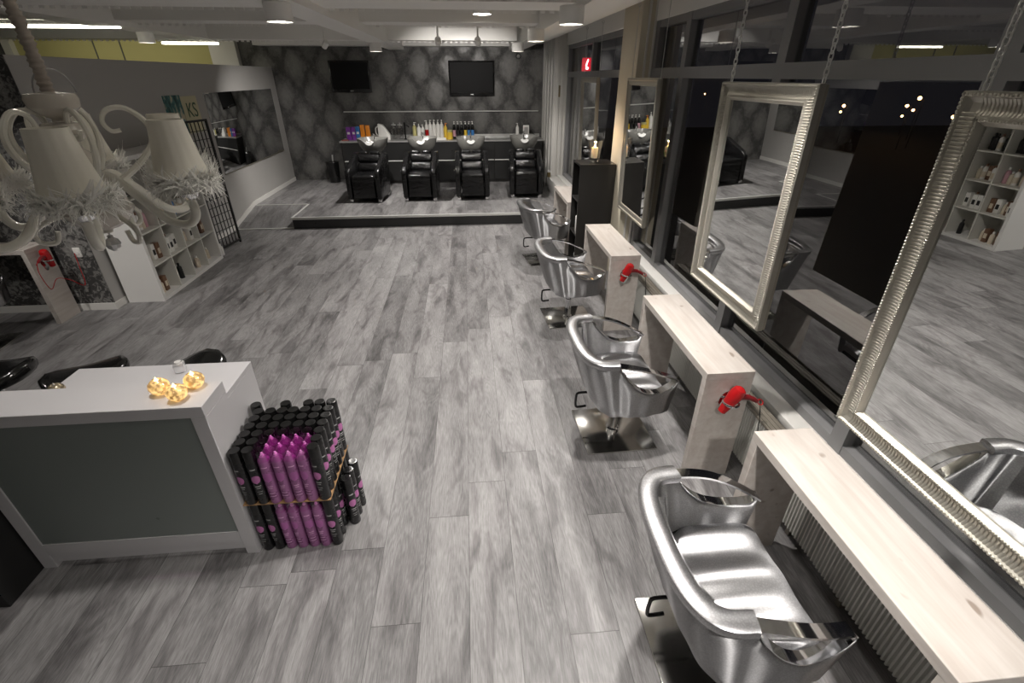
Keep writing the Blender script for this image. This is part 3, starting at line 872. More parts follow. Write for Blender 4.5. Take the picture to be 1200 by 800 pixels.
# black stair side, left of the desk
struct(MB().box(-4.5, 1.535, 0, -2.262, 2.2, .60).build('wall_stair', M['black']))

# stools behind the desk
def stool(x, y, rz, zs, lab, back=True):
    t = thing('saddle_stool', lab, 'stool', (x, y, 0), rz, 'black stools behind the reception desk')
    rows = []
    for k in range(17):
        u = -1+2*k/16
        w = .19*math.sqrt(max(.02, 1-abs(u)**3)); hump = .05*u*u
        sec = []
        for j in range(12):
            a = 2*PI*j/12; ca, sa = math.cos(a), math.sin(a)
            sec.append(Vector((u*.22, w*math.copysign(abs(ca)**.7, ca), zs+hump+.045*math.copysign(abs(sa)**.8, sa)*(1 if abs(u) < .95 else .5))))
        rows.append(sec)
    MB().grid(rows, closed_v=True, caps=True).build('seat', M['blackgloss'], t, ang=60)
    MB().lathe([(.03, .10), (.03, .3), (.022, .31), (.022, zs-.035)], 16).build('stem', M['chrome'], t)
    mb = MB()
    for k in range(5):
        a = 2*PI*k/5; mb.tube([(0, 0, .11), (.11*math.cos(a), .11*math.sin(a), .09), (  .195*math.cos(a), .195*math.sin(a), .07)], .016, 8)
    mb.build('star_base', M['blackgloss'], t)
    for k in range(5):
        a = 2*PI*k/5; MB().sph((.195*math.cos(a), .195*math.sin(a), .026), .026, 10, 8).build('caster', M['black'], t)
    if back:
        pts = [(-.20, 0, zs-.02), (-.27, 0, zs+.02), (-.29, 0, zs+.12)]
        MB().tube(pts, .014, 8, sm=3).build('back_stem', M['blackgloss'], t)
        rr = []
        for k in range(13):
            a = -1+2*k/12; y_ = .17*math.sin(a*1.2); x_ = -.29+.06*(1-math.cos(a*1.2))*2
            e = .055*math.sqrt(max(.05, 1-a*a))
            rr.append([Vector((x_-.015, y_, zs+.12-e)), Vector((x_+.015, y_, zs+.12-e)), Vector((x_+.015, y_, zs+.12+e)), Vector((x_-.015, y_, zs+.12+e))])
        MB().grid(rr, closed_v=True, caps=True).build('backrest', M['blackgloss'], t, ang=60)
stool(-2.93, 2.64, math.radians(8), .61, 'black saddle stool at the left edge, seat in full view', False)
stool(-2.45, 2.70, math.radians(30), .53, 'black stool whose curved edge shows behind the desk left end', False)
stool(-1.89, 2.78, math.radians(60), .485, 'black stool mostly hidden behind the middle of the desk', False)

# ------------------------------------------------------------------ hairspray stack
CH, CR, CP = .335, .0285, .0595
def black_can(label):
    t = thing('hairspray_can', label, 'spray can', (0, 0, 0), 0, 'black hairspray cans in the stack')
    MB().lathe([(0, 0), (CR*.96, 0), (CR, .004), (CR, .262), (CR*.97, .268)], 16).build('body', M['canblack'], t)
    MB().lathe([(CR*.985, .268), (CR*.985, .326), (CR*.9, CH), (CR*.6, CH+.0005), (0, CH-.002)], 16).build('cap', M['blackgloss'], t)
    mb = MB()                                             # pink oval print on the side facing -y
    n = 16; R = CR*1.012
    ctr = []
    rows = []
    for i in range(9):
        v = -1+2*i/8; hw = math.sqrt(max(0, 1-v*v))*.72
        rows.append([Vector((R*math.sin(hw*(-1+2*j/6)), -R*math.cos(hw*(-1+2*j/6)), .165+.026*v)) for j in range(7)])
    mb.grid(rows); mb.build('printed_disc', M['printpink'], t)
    mb = MB()
    for z, w, h in ((.225, .42, .007), (.120, .5, .005), (.108, .35, .004), (.085, .45, .003), (.072, .3, .003)):
        mb.grid([[Vector((R*math.sin(w*(-1+2*j/5)), -R*math.cos(w*(-1+2*j/5)), z+dz)) for j in range(6)] for dz in (0, h)])
    mb.build('lettering', M['print'], t)
    return t
def purple_can(label):
    t = thing('hairspray_can', label, 'spray can', (0, 0, 0), 0, 'purple hairspray cans in the stack')
    MB().lathe([(0, 0), (CR*.96, 0), (CR, .004), (CR, .262), (CR*.95, .272), (CR*.55, .288), (CR*.5, .292)], 16).build('body', M['canpurple'], t)
    MB().lathe([(.008, .290), (.008, .302), (.005, .304), (.005, .312), (0, .313)], 10).build('nozzle', M['nozzle'], t)
    MB().lathe([(CR*.96, .270), (CR*.97, .325), (CR*.9, CH), (0, CH+.0005)], 16, cap=False).build('cap', M['canclear'], t)
    R = CR*1.012; mb = MB()
    rows = []
    for i in range(9):
        v = -1+2*i/8; hw = math.sqrt(max(0, 1-v*v))*.8
        rows.append([Vector((R*math.sin(hw*(-1+2*j/6)), -R*math.cos(hw*(-1+2*j/6)), .175+.03*v)) for j in range(7)])
    mb.grid(rows)
    mb.build('printed_disc', M['canpurple2'], t)
    mb = MB()
    for z, w, h in ((.235, .5, .006), (.115, .45, .004), (.103, .3, .004), (.07, .5, .003), (.05, .5, .003)):
        mb.grid([[Vector((R*math.sin(w*(-1+2*j/5)), -R*math.cos(w*(-1+2*j/5)), z+dz)) for j in range(6)] for dz in (0, h)])
    mb.build('lettering', M['nozzle'], t)
    return t
SX0, SY0 = -1.150, 1.772
Z1 = CH+.008
bc = pc = None
def put_can(ix, iy, tier, purple, lab, x=None, y=None):
    global bc, pc
    loc = ((SX0+CP*ix+random.uniform(-.001, .001)) if x is None else x, (SY0+CP*iy+random.uniform(-.001, .001)) if y is None else y, tier*Z1+.0005)
    rz = random.uniform(-.35, .35)
    if ix == 6 and not purple and iy > 0: rz += .9
    if purple:
        if pc is None: pc = purple_can(lab); pc.location = loc; pc.rotation_euler = (0, 0, rz)
        else: dup(pc, loc, rz, lab)
    else:
        if bc is None: bc = black_can(lab); bc.location = loc; bc.rotation_euler = (0, 0, rz)
        else: dup(bc, loc, rz, lab)
for iy in range(7):
    for ix in range(7):
        pur = 2 <= ix <= 5 and iy <= 2
        if iy == 6 and ix in (0, 1, 3): continue
        colr = 'purple hairspray can' if pur else 'black capped hairspray can'
        put_can(ix, iy, 1, pur, '%s in top layer, %s row from the front, %s from the desk' % (colr, ORD[iy], ORD[ix]))
for iy in range(7):
    for ix in range(7):
        if not (iy in (0, 6) or ix == 6): continue
        if (ix, iy) == (0, 6): continue
        pur = 2 <= ix <= 5 and iy <= 2
        colr = 'purple hairspray can' if pur else 'black capped hairspray can'
        put_can(ix, iy, 0, pur, '%s in bottom layer, %s row from the front, %s from the desk' % (colr, ORD[iy], ORD[ix]))
for k, (ix, iy) in enumerate(((7, 2), (7, 3), (7.15, 4.1))):
    put_can(6, iy, 0, False, 'black hairspray can on the floor beside the stack, %s from the front' % ORD[k], x=SX0+CP*ix+.008, y=SY0+CP*iy+.01)
put_can(0, 6, 0, False, 'bottom black can squeezed between the desk end panel and the stack', x=SX0-.035, y=SY0+CP*6)
put_can(0, 6, 1, False, 'top black can squeezed between the desk end panel and the stack', x=SX0-.035, y=SY0+CP*6)
tag(MB().box(SX0-CR-.034, SY0-CR+.004, CH+.0015, SX0+6*CP+CR, SY0+6*CP+CR-.004, CH+.0075).build('cardboard_sheet', M['cardboard']), 'brown cardboard sheet between the two layers of spray cans', 'cardboard')

# ------------------------------------------------------------------ white cube shelf with products (left)
UX0, UX1, UY0, UY1, UH = -3.835, -3.452, 5.14, 6.60, 1.49
t = thing('cube_shelf', 'white cube bookcase full of products standing against the left wall', 'shelf', (0, 0, 0))
fr = .04
MB().box(UX0, UY0, 0, UX1, UY0+fr, UH, bev=.001, seg=1).build('side_panel', M['white'], t)
MB().box(UX0, UY1-fr, 0, UX1, UY1, UH, bev=.001, seg=1).build('side_panel', M['white'], t)
MB().box(UX0, UY0+fr, UH-fr, UX1, UY1-fr, UH).build('top', M['white'], t)
MB().box(UX0, UY0+fr, 0, UX1, UY1-fr, fr).build('bottom', M['white'], t)
MB().box(UX0, UY0+fr, fr, UX0+.008, UY1-fr, UH-fr).build('back_panel', M['shelfin'], t)
cw = (UY1-UY0-2*fr)/4; chh = (UH-2*fr)/4
for k in range(1, 4):
    MB().box(UX0+.008, UY0+fr, fr+k*chh-.008, UX1-.002, UY1-fr, fr+k*chh+.008).build('shelf', M['shelfin'], t)
for k in range(1, 4):
    MB().box(UX0+.009, UY0+fr+k*cw-.008, fr, UX1-.003, UY0+fr+k*cw+.008, UH-fr).build('divider', M['shelfin'], t)
protos = {}
def shelf_item(kind, loc, h, lab):
    key = kind
    mt = {'w': M['bottlew'], 'c': M['bottlec'], 'b': M['bottleb'], 'k': M['bottlek'], 'd': M['black'], 'x': M['bottlew'], 'p': M['pink']}[kind]
    if key not in protos:
        g = 'products in the white cube shelf'
        if kind in 'kx':
            r = thing('product_box', lab, 'box', loc, 0, g)
            MB().box(-.03, -.032, 0, .03, .032, .17, bev=.002).build('carton', mt, r)
            MB().box(.0302, -.02, .05, .0312, .02, .11).build('label', M['black'] if kind == 'x' else M['bottlec'], r)
        else:
            r = bottle('product_bottle', lab, loc, .19 if kind != 'c' else .15, .028, mt, M['bottlew'] if kind in 'cp' else (M['bottlek'] if kind == 'w' else mt), g, lab=(M['bottlec'] if kind == 'w' else None))
        protos[key] = r
    else:
        dup(protos[key], loc, 0, lab)
RN = ['bottom', 'second', 'third', 'top']
KN = {'w': 'white bottle', 'c': 'cream bottle', 'b': 'blue bottle', 'k': 'brown carton', 'd': 'black bottle', 'x': 'white carton', 'p': 'pink bottle'}
fill = {(0, 0): 'kckc', (1, 0): 'dd', (2, 0): 'kpc', (3, 0): 'kcc', (0, 1): 'xkcxk', (1, 1): 'xxxwx', (2, 1): 'wcxcx', (3, 1): 'bbbkc',
        (0, 2): 'pcwcp', (1, 2): 'wwkwc', (2, 2): 'bbbcw', (3, 2): 'bbwc', (0, 3): 'ddddd', (1, 3): 'ddwdd', (2, 3): 'wwpcw', (3, 3): 'cwpwc'}
for (c, r), s in fill.items():
    n = len(s)
    for k, ch in enumerate(s):
        y = UY0+fr+c*cw+cw*(k+.75)/(n+.5); x = UX1-.09-random.uniform(0, .06)
        shelf_item(ch, (x, y, fr+r*chh+.0085 if r else fr+.0005), .18,
                   '%s in the %s shelf row, %s compartment from the front, %s along' % (KN[ch], RN[r], ORD[c], ORD[k]))
# lattice folding screen
def lattice(loc, rz, lab, W=.50, H=1.70):
    t = thing('lattice_screen', lab, 'screen', loc, rz, 'black lattice screen panels')
    mb = MB()
    for x in (0, W-.025): mb.box(x, -.012, 0, x+.025, .012, H)
    for z in (.03, H-.025): mb.box(.025, -.012, z, W-.025, .012, z+.025)
    mb.build('frame', M['black'], t)
    mb = MB()
    for k in range(1, 6): x = .025+(W-.05)*k/6; mb.box(x-.004, -.005, .055, x+.004, .005, H-.025)
    n = 15
    for k in range(1, n): z = .055+(H-.08)*k/n; mb.box(.025, -.0045, z-.004, W-.025, .0045, z+.004)
    mb.build('lattice', M['black'], t)
lattice((-3.60, 6.86, 0), math.radians(80), 'nearer black lattice screen panel standing beside the white cube shelf')
lattice((-3.845, 6.66, 0), math.radians(38), 'rear black lattice panel half hidden behind the white cube shelf', W=.28)
bottle('product_bottle', 'white bottle on the floor by the black lattice screen', (-3.52, 6.72, .001), .16, .035, M['bottlew'], M['bottlew'], 'bottles on the floor')
# posters on the partition
t = thing('poster', 'dark photo poster on the grey partition, left of the lettered one', 'poster', (XL+.0005, 7.13, 1.5))
MB().box(0, 0, 0, .012, .40, .48).build('print', M['poster'], t)
t = thing('poster', 'cream poster with dark green lettering on the grey partition', 'poster', (XL+.0005, 7.54, 1.5))
MB().box(0, 0, 0, .012, .42, .46).build('print', M['postercream'], t)
def letters(s, size, M4, mt, parent, name='lettering', ext=.001):
    cu = bpy.data.curves.new('txt', 'FONT'); cu.body = s; cu.size = size; cu.extrude = ext; cu.align_x = 'CENTER'
    o = bpy.data.objects.new('txt', cu); COL.objects.link(o)
    dg = bpy.context.evaluated_depsgraph_get(); dg.update()
    me = bpy.data.meshes.new_from_object(o.evaluated_get(dg)); bpy.data.objects.remove(o)
    me.materials.clear(); me.materials.append(mt); me.transform(M4)
    q = bpy.data.objects.new(name, me); COL.objects.link(q); q.parent = parent
    return q
letters('KS', .26, Matrix.Translation((.0135, .22, .2)) @ Matrix(((0, 0, 1, 0), (1, 0, 0, 0), (0, 1, 0, 0), (0, 0, 0, 1))), M['green'], t)
# big wall mirror on partition
t = thing('wall_mirror', 'wide frameless mirror on the grey left partition', 'mirror', (XL+.001, 0, 0))
MB().box(0, 8.2, .845, .010, 11.0, 1.985, bev=.002).build('glass', M['mirror'], t)
MB().box(0, 8.2, .832, .014, 11.0, .844).build('bottom_channel', M['champ_d'], t)

# left styling console on the damask wall + dryer + chair
t = thing('styling_console', 'whitewashed console against the damask wall, partly behind the chandelier', 'table', (-4.205, 4.655, 0), 0, 'white styling consoles')
MB().box(-1.07, 0, .73, 0, .28, .774, bev=.002, seg=1).build('tabletop', M['wood'], t)
MB().box(-.045, .0005, 0, -.0005, .2795, .73, bev=.0015, seg=1).build('leg', M['wood'], t)
MB().box(-1.0695, .0005, 0, -1.025, .2795, .73, bev=.0015, seg=1).build('leg', M['wood'], t)
h = holder_mesh().build('dryer_holder', M['chrome'], t, loc=(.001, .14, .62), rot=(0, 0, PI/2))
M4 = Matrix.Translation((-4.145, 4.80, .645)) @ Matrix.Rotation(math.radians(205), 4, 'Z') @ Matrix.Rotation(math.radians(14), 4, 'Y')
M4 = Matrix.Translation((-4.146, 4.795, .645)) @ Matrix.Rotation(math.radians(-80), 4, 'Z') @ Matrix.Rotation(math.radians(14), 4, 'Y')
d = dryer('red hair dryer on the console by the damask wall', M4)
inv = (M4 @ Matrix.Scale(.88, 4)).inverted()
MB().tube([inv @ Vector(p) for p in ((-4.115, 4.62, .655), (-4.12, 4.60, .55), (-4.13, 4.65, .38), (-4.12, 4.75, .45), (-4.09, 4.85, .4), (-4.05, 4.95, .30), (-4.03, 4.96, .5), (-4.02, 4.962, .64))], .004, 6, sm=5).build('power_cord', M['red'], d)
t = thing('wall_socket', 'white wall socket on the damask wall by the red dryer', 'socket', (-4.0, YD-.001, .64))
MB().box(-.035, -.012, -.05, .035, 0, .05, bev=.004).build('plate', M['trim'], t)
MB().lathe([(.02, 0), (.02, .004), (0, .004)], 14, Matrix.Translation((0, -.012, .0)) @ Matrix.Rotation(PI/2, 4, 'X')).build('insert', M['white'], t)
dup(c0, (-4.62, 4.20, 0), math.radians(100), 'silver salon chair cut off by the left edge, by the damask wall')

# ------------------------------------------------------------------ shampoo area
CY = 10.75; CT = 1.03
t = thing('back_bar_cabinet', 'long black cabinet with pale worktop behind the washing chairs', 'cabinet', (0, 0, 0))
MB().box(-2.62, CY+.02, ST+.001, 1.60, YB-.002, CT-.032).build('carcass', M['blackwood'], t)
MB().box(-2.64, CY-.01, CT-.03, 1.62, YB-.003, CT, bev=.003, seg=1).build('worktop', M['steel'], t)
MB().box(-2.60, YB-.02, CT+.0005, 1.6, YB-.004, CT+.06).build('splashback', M['steel'], t)
xs = [-2.60, -2.1, -1.05, 0.02, .56, 1.07, 1.585]
for a, b in zip(xs, xs[1:]):
    for z0, z1 in ((ST+.06, .625), (.655, CT-.04)):
        dr = MB().box(a+.004, CY, z0, b-.004, CY+.019, z1, bev=.002, seg=1).build('drawer', M['drawer'], t)
        if z0 < .5: MB().box(a+.01, CY-.012, z1+.004, b-.01, CY+.006, z1+.020).build('grip_rail', M['trim'], dr)
tag(MB().box(-2.58, YB-.06, 1.535, 1.56, YB-.001, 1.555, bev=.003).build('wall_ledge', M['steptrim']), 'thin pale ledge running across the damask back wall', 'ledge')
def tv(x0, x1, z0, z1, lab):
    t = thing('television', lab, 'television', ((x0+x1)/2, YB, (z0+z1)/2), 0, 'televisions on the damask wall')
    w, h = (x1-x0)/2, (z1-z0)/2
    MB().box(-w, -.10, -h, w, -.055, h, bev=.006).build('casing', M['blackgloss'], t)
    MB().box(-w+.03, -.103, -h+.06, w-.03, -.1005, h-.03).build('screen', M['screen'], t)
    MB().box(-.2, -.055, -.15, .2, -.001, .15).build('wall_bracket', M['black'], t)
    MB().box(-.03, -.1035, -h+.02, .03, -.1005, -h+.035).build('badge', M['steel'], t)
tv(-2.73, -1.93, 1.91, 2.48, 'dark flat television on the damask wall, the left one')
tv(-.33, .61, 1.84, 2.48, 'dark flat television on the damask wall, the larger right one')
# small camera on the wall
t = thing('wall_camera', 'tiny dome camera high on the damask wall right of televisions', 'camera', (1.12, YB-.001, 2.56))
MB().lathe([(.05, 0), (.05, .02), (.04, .03)], 16, Matrix.Rotation(PI/2, 4, 'X')).build('mount', M['black'], t)
MB().sph((0, -.04, 0), .035, 12, 8).build('lens_dome', M['steel'], t)

def make_shampoo(label):
    """local: front towards -y, origin on the floor under the middle of the front edge"""
    t = thing('shampoo_chair', label, 'chair', (0, 0, 0), 0, 'black shampoo chairs')
    W = .31
    MB().box(-.205, .02, .07, .205, .66, .34, bev=.02).build('base_box', M['blackv'], t)
    MB().box(-.20, -.005, .08, .20, .035, .40, bev=.014).build('footrest_panel', M['blackv'], t)
    mb = MB()
    mb.box(-.215, -.01, .345, .215, .54, .475, bev=.045, seg=4); mb.build('seat_cushion', M['blackv'], t)
    R = Matrix.Translation((0, .52, .44)) @ Matrix.Rotation(math.radians(-22), 4, 'X')
    mb = MB(); mb.box(-.21, -.09, .0, .21, .07, .175, M=R, bev=.05, seg=4); mb.build('back_cushion', M['blackv'], t)
    mb = MB(); mb.box(-.205, -.10, .17, .205, .06, .325, M=R, bev=.05, seg=4); b = mb.build('back_cushion', M['blackv'], t)
    mb = MB()
    for s in (-1, 1): mb.box(min(s*.02, s*.19), -.085, .305, max(s*.02, s*.19), .05, .385, M=R, bev=.04, seg=4)
    mb.build('neck_pillow', M['blackv'], t)
    for s in (-1, 1):
        poly = [(.00, .06), (.66, .06), (.78, .72), (.74, .78), (.60, .775), (.10, .60), (.02, .56), (-.02, .50)]
        a, b = (.222, .312) if s > 0 else (-.312, -.222)
        mb = MB(); mb.prism(poly, 'x', a, b, bev=.022); mb.build('armrest', M['blackv'], t, ang=50)
    for x in (-.26, .26):
        for y in (.06, .60): MB().box(x-.03, y-.04, 0, x+.03, y+.04, .062, bev=.006).build('foot', M['chrome'], t)
    MB().box(-.14, .72, .0, .14, 1.12, .62, bev=.02).build('pedestal', M['black'], t)
    # tilted ceramic basin
    rows = []
    for k in range(33):
        a = 2*PI*k/32; ca, sa = math.cos(a), math.sin(a)
        ex = .285*math.copysign(abs(ca)**.7, ca); ey = .26*math.copysign(abs(sa)**.75, sa)
        dip = .085*math.exp(-((a-1.5*PI)/.28)**2)          # neck notch at the front
        rim = 1.0-dip
        c = Vector((0, .96, 0))
        rows.append([c+Vector((ex*.42, ey*.5, .72)), c+Vector((ex*.55, ey*.62, .74)), c+Vector((ex*.88, ey*.90, .87-dip*.4)), c+Vector((ex*.99, ey*.99, rim-.02)), c+Vector((ex, ey, rim)), c+Vector((ex*.93, ey*.93, rim)), c+Vector((ex*.86, ey*.86, rim-.05)), c+Vector((ex*.5, ey*.55, .80)), c+Vector((ex*.02, ey*.02, .79))])
    MB().grid(rows[:-1], closed_u=True).build('basin', M['basin'], t, ang=60)
    MB().lathe([(0, 0), (.05, .0), (.05, .01), (0, .01)], 12, Matrix.Translation((0, .96, .795))).build('drain', M['chrome'], t)
    mb = MB(); pts = []
    for k in range(13):
        a = PI*(1.13+.74*k/12)
        pts.append((.085*math.cos(a), .69, .985+.085*math.sin(a)))
    mb.prism([(p[0], p[2]) for p in pts]+[(p[0]*.5, .985+(p[2]-.985)*.4) for p in pts[::-1]], 'y', .672, .74); mb.build('neck_gel_pad', M['gel'], t)
    mb = MB(); mb.tube([(.0, 1.08, .96), (0, 1.08, 1.04), (0, 1.02, 1.07), (0, .96, 1.04)], .012, 8, sm=3); mb.build('tap', M['chrome'], t)
    MB().sph((-.325, .12, .52), .014, 8, 6).build('side_lever', M['chrome'], t)
    return t
sh = [(-1.91, 8.98, -9, 'leftmost of the four black shampoo chairs, turned slightly'),
      (-.91, 9.02, 2, 'second black shampoo chair from the left'),
      (.06, 9.02, 0, 'third black shampoo chair from left, below the right television'),
      (1.07, 9.12, 3, 'rightmost black shampoo chair, next to the white panelled wall')]
s0 = make_shampoo(sh[0][3]); s0.location = (sh[0][0], sh[0][1], ST); s0.rotation_euler = (0, 0, math.radians(-sh[0][2]))
s0.rotation_euler = (0, 0, math.radians(-6))
for x, y, a, lab in sh[1:]:
    dup(s0, (x, y, ST), math.radians(-a), lab)
# products on the back bar
ZB = CT+.0005
YP = 10.98
g = 'bottles on the back bar'
def bx(px): return -2.43+(px-410)*.01775
def carton(x, y, w, d, h, m, lab, grp='cartons on the back bar', lm=None):
    t = thing('product_carton', lab, 'box', (x, y, ZB), random.uniform(-.1, .1), grp)
    MB().box(-w/2, -d/2, 0, w/2, d/2, h, bev=.004).build('carton', m, t)
    MB().box(-w*.3, -d/2-.0015, h*.45, w*.3, -d/2-.0003, h*.62).build('label', lm or M['white'], t)
carton(bx(408), YP, .09, .09, .25, M['purple'], 'purple carton at the left end of the back bar')
carton(bx(413.3), YP+.02, .08, .09, .25, M['purple'], 'purple carton second from the left on the back bar')
carton(bx(418.6), YP, .08, .09, .26, mat('blue_pack', (.03, .17, .48), .4), 'blue carton between the purple and orange cartons on back bar')
carton(bx(424), YP, .085, .09, .29, M['orange'], 'orange carton beside the blue carton on the back bar', lm=M['orange'])
carton(bx(430), YP+.02, .085, .09, .28, M['orange'], 'orange carton farther right of two, on the back bar', lm=M['orange'])
t = thing('plastic_jug', 'white plastic jug with slanted top standing on the back bar', 'jug', (bx(449.6), YP, ZB))
MB().prism([(-.13, 0), (.11, 0), (.11, .10), (-.02, .29), (-.13, .31)], 'y', -.06, .06, bev=.015).build('body', M['bottlew'], t)
MB().tube([(-.13, 0, .26), (-.18, 0, .22), (-.18, 0, .12), (-.13, 0, .08)], .010, 8, sm=3).build('handle', M['bottlew'], t)
for k, px in enumerate((460.2, 467.6)):
    t = thing('glass_jar', 'clear glass jar on the back bar, %s of the two' % ('left' if k == 0 else 'right'), 'jar', (bx(px), YP+.04, ZB), 0, 'glass jars on the back bar')
    MB().lathe([(0, .004), (.055, .004), (.06, .03), (.062, .2), (.05, .27), (.045, .27), (.055, .2), (.054, .03), (0, .012)], 18, cap=False).build('body', M['clear'], t)
    MB().lathe([(0, .271), (.05, .271), (.05, .29), (.012, .30), (.012, .32), (0, .32)], 16).build('lid', M['steel'], t)
t = thing('tap', 'black tall tap rising from the back bar', 'tap', (bx(473.3), YP, ZB))
MB().lathe([(.03, 0), (.03, .02), (.016, .025), (.016, .33), (0, .335)], 12).build('stem', M['blackgloss'], t)
MB().tube([(0, 0, .26), (.05, 0, .27), (.09, -.02, .24)], .012, 8, sm=3).build('spout', M['blackgloss'], t)
bottle('pump_bottle', 'pale olive pump bottle left of the white bottles on back bar', (bx(484.6), YP, ZB), .33, .042, M['olive'], M['bottlew'], g, pump=True)
bottle('pump_bottle', 'white pump bottle next to the olive one on back bar', (bx(490), YP-.03, ZB), .30, .042, M['bottlew'], M['bottlew'], g, pump=True)
bottle('pump_bottle', 'white pump bottle with a grey label on back bar', (bx(494.6), YP-.05, ZB), .29, .038, M['bottlew'], M['bottlew'], g, pump=True, lab=M['steel'])
bottle('pump_bottle', 'white pump bottle with a red mark on back bar', (bx(498.8), YP+.05, ZB), .36, .038, M['bottlew'], M['bottlew'], g, pump=True, lab=M['red'])
for k, px in enumerate((503.2, 507.7, 512.3, 516.8)):
    bottle('pump_bottle', 'tall plain white pump bottle on the back bar, %s of the four' % (ORD[k]+' from left'), (bx(px), YP+.03, ZB), .37, .04, M['bottlew'], M['bottlew'], g, pump=True)
t = thing('display_tray', 'white tray in front of the white pump bottles on back bar', 'tray', (bx(508), YP-.115, ZB))
mb = MB(); mb.box(-.24, -.04, 0, .24, .04, .012, bev=.003); mb.build('tray_base', M['bottlew'], t)
MB().box(-.24, -.045, .0, .24, -.0405, .045).build('front_lip', M['bottlew'], t)
bottle('pump_bottle', 'orange bottle right of the white pump bottles', (bx(521.2), YP+.02, ZB), .31, .036, M['yellow'], M['orange'], g, pump=True)
t = thing('cream_jar', 'squat yellow jar between the white and black bottles', 'jar', (bx(526.2), YP-.03, ZB))
MB().lathe([(0, 0), (.055, 0), (.058, .01), (.058, .13), (.05, .14)], 16).build('body', M['yellow'], t)
MB().lathe([(.056, .14), (.056, .18), (0, .182)], 16).build('lid', M['olive'], t)
for k, (px, lm) in enumerate(((531.5, 'pink'), (536, 'black'), (540.4, 'black'), (545, 'yellow'), (549, 'bottleb'), (553.4, 'bottleb'))):
    bottle('pump_bottle', 'black pump bottle on the back bar, %s from left of the six black ones' % ORD[k], (bx(px), YP+.02, ZB), .34, .032, M['blackgloss'], M['bottlew'], g, pump=True, lab=M[lm])
bottle('pump_bottle', 'single white bottle near the right end of the back bar', (bx(607.5), YP, ZB), .30, .034, M['bottlew'], M['bottlew'], g, pump=True)
t = thing('card_stand', 'white framed card standing near the right end of back bar', 'card stand', (bx(618), YP, ZB), 0)
MB().box(-.065, -.012, 0, .065, .012, .26, bev=.01).build('frame', M['bottlew'], t)
MB().box(-.04, -.0145, .08, .04, -.0125, .22).build('card', M['steel'], t)
t = thing('steel_bowl', 'small steel bowl at the far right end of back bar', 'bowl', (bx(627), YP, ZB))
MB().lathe([(0, .002), (.04, .002), (.075, .04), (.08, .07), (.076, .07), (.07, .042), (0, .010)], 18, cap=False).build('bowl', M['steel'], t)
MB().tube([(.06, 0, .05), (.0, 0, .09), (-.09, 0, .11)], .006, 6).build('brush', M['black'], t)
t = thing('folded_towel', 'small folded reddish cloth at the left end of the back bar', 'towel', (bx(404), YP-.12, ZB))
MB().box(-.07, -.05, 0, .07, .05, .02, bev=.008).build('fold', mat('pinkish_cloth', (.30, .10, .08), .8), t)
# bin with brush
t = thing('waste_bin', 'black tapered bin beside the back bar, brush handle sticking out', 'bin', (-2.93, 11.03, ST))
MB().lathe([(0, 0), (.105, 0), (.11, .01), (.135, .40), (.137, .41), (.125, .41), (.10, .03), (0, .02)], 24, cap=False).build('bucket', M['blackgloss'], t)
MB().lathe([(.137, .405), (.14, .415), (.135, .425), (.06, .44), (0, .44)], 24).build('lid', M['blackgloss'], t)
t2 = MB().tube([(0.02, 0, .44), (.03, 0, .56)], .014, 8).build('lid_handle', M['steel'], t)
# black box and jar on the ledge at right
t = thing('speaker_box', 'small black box standing by the right wall past the last washing chair', 'box', (1.47, 10.2, ST))
MB().box(-.07, -.12, 0, .07, .12, .50, bev=.006).build('case', M['black'], t)
MB().box(-.06, -.124, .03, .06, -.1203, .47).build('front_mesh', M['drawer'], t)
t = thing('storage_jar', 'dark jar with pale lid on the low ledge by the right wall', 'jar', (1.592, 9.75, .4405))
MB().lathe([(0, 0), (.032, 0), (.035, .02), (.035, .09)], 14).build('body', M['brass'], t)
MB().lathe([(.036, .09), (.036, .12), (0, .121)], 14).build('lid', M['steptrim'], t)

# ------------------------------------------------------------------ chandelier
AX, AY = -.874, 1.2
t = thing('chandelier', 'white feather-trimmed chandelier hanging in the upper left foreground', 'chandelier', (AX, AY, 0))
toc = Vector((-AX, -AY, 0)).normalized(); rgt = Vector((-toc.y, toc.x, 0))
# ruched sleeve round the chain
pts = []; rad = []
z = 2.155
while z < 3.0:
    pts.append((.002*math.sin(z*31), .002*math.cos(z*23), z)); rad.append(.0120+.0016*math.sin(z*610)+.0012*math.sin(z*170)+random.uniform(-.0008, .0008)); z += .0026
mb = MB(); mb.tube(pts, rad, 10); mb.build('chain_sleeve', M['sleeve'], t, ang=180)
MB().lathe([(0, 2.175), (.02, 2.17), (.043, 2.168), (.047, 2.158), (.044, 2.142), (.028, 2.128), (.014, 2.12), (.014, 2.115)], 28).build('top_bowl', M['porcelain'], t)
MB().lathe([(.014, 2.115), (.036, 2.112), (.041, 2.10), (.034, 2.085), (.018, 2.075), (.018, 2.06), (.03, 2.05), (.036, 2.02), (.03, 1.985), (.02, 1.965), (.02, 1.95)], 28).build('stem', M['porcelain'], t)
MB().lathe([(.02, 1.952), (.062, 1.945), (.07, 1.925), (.055, 1.90), (.03, 1.885), (.012, 1.88), (.010, 1.872)], 28).build('lower_bowl', M['porcelain'], t)
mb = MB(); mb.tube([(.0, 0, 1.875), (0, 0, 1.868)], .002, 6)
mb.lathe([(0, 1.868), (.006, 1.864), (.006, 1.859), (.013, 1.854), (.0165, 1.844), (.0135, 1.834), (.006, 1.827), (0, 1.826)], 10); mb.build('crystal_drop', M['crystal'], t, ang=5)
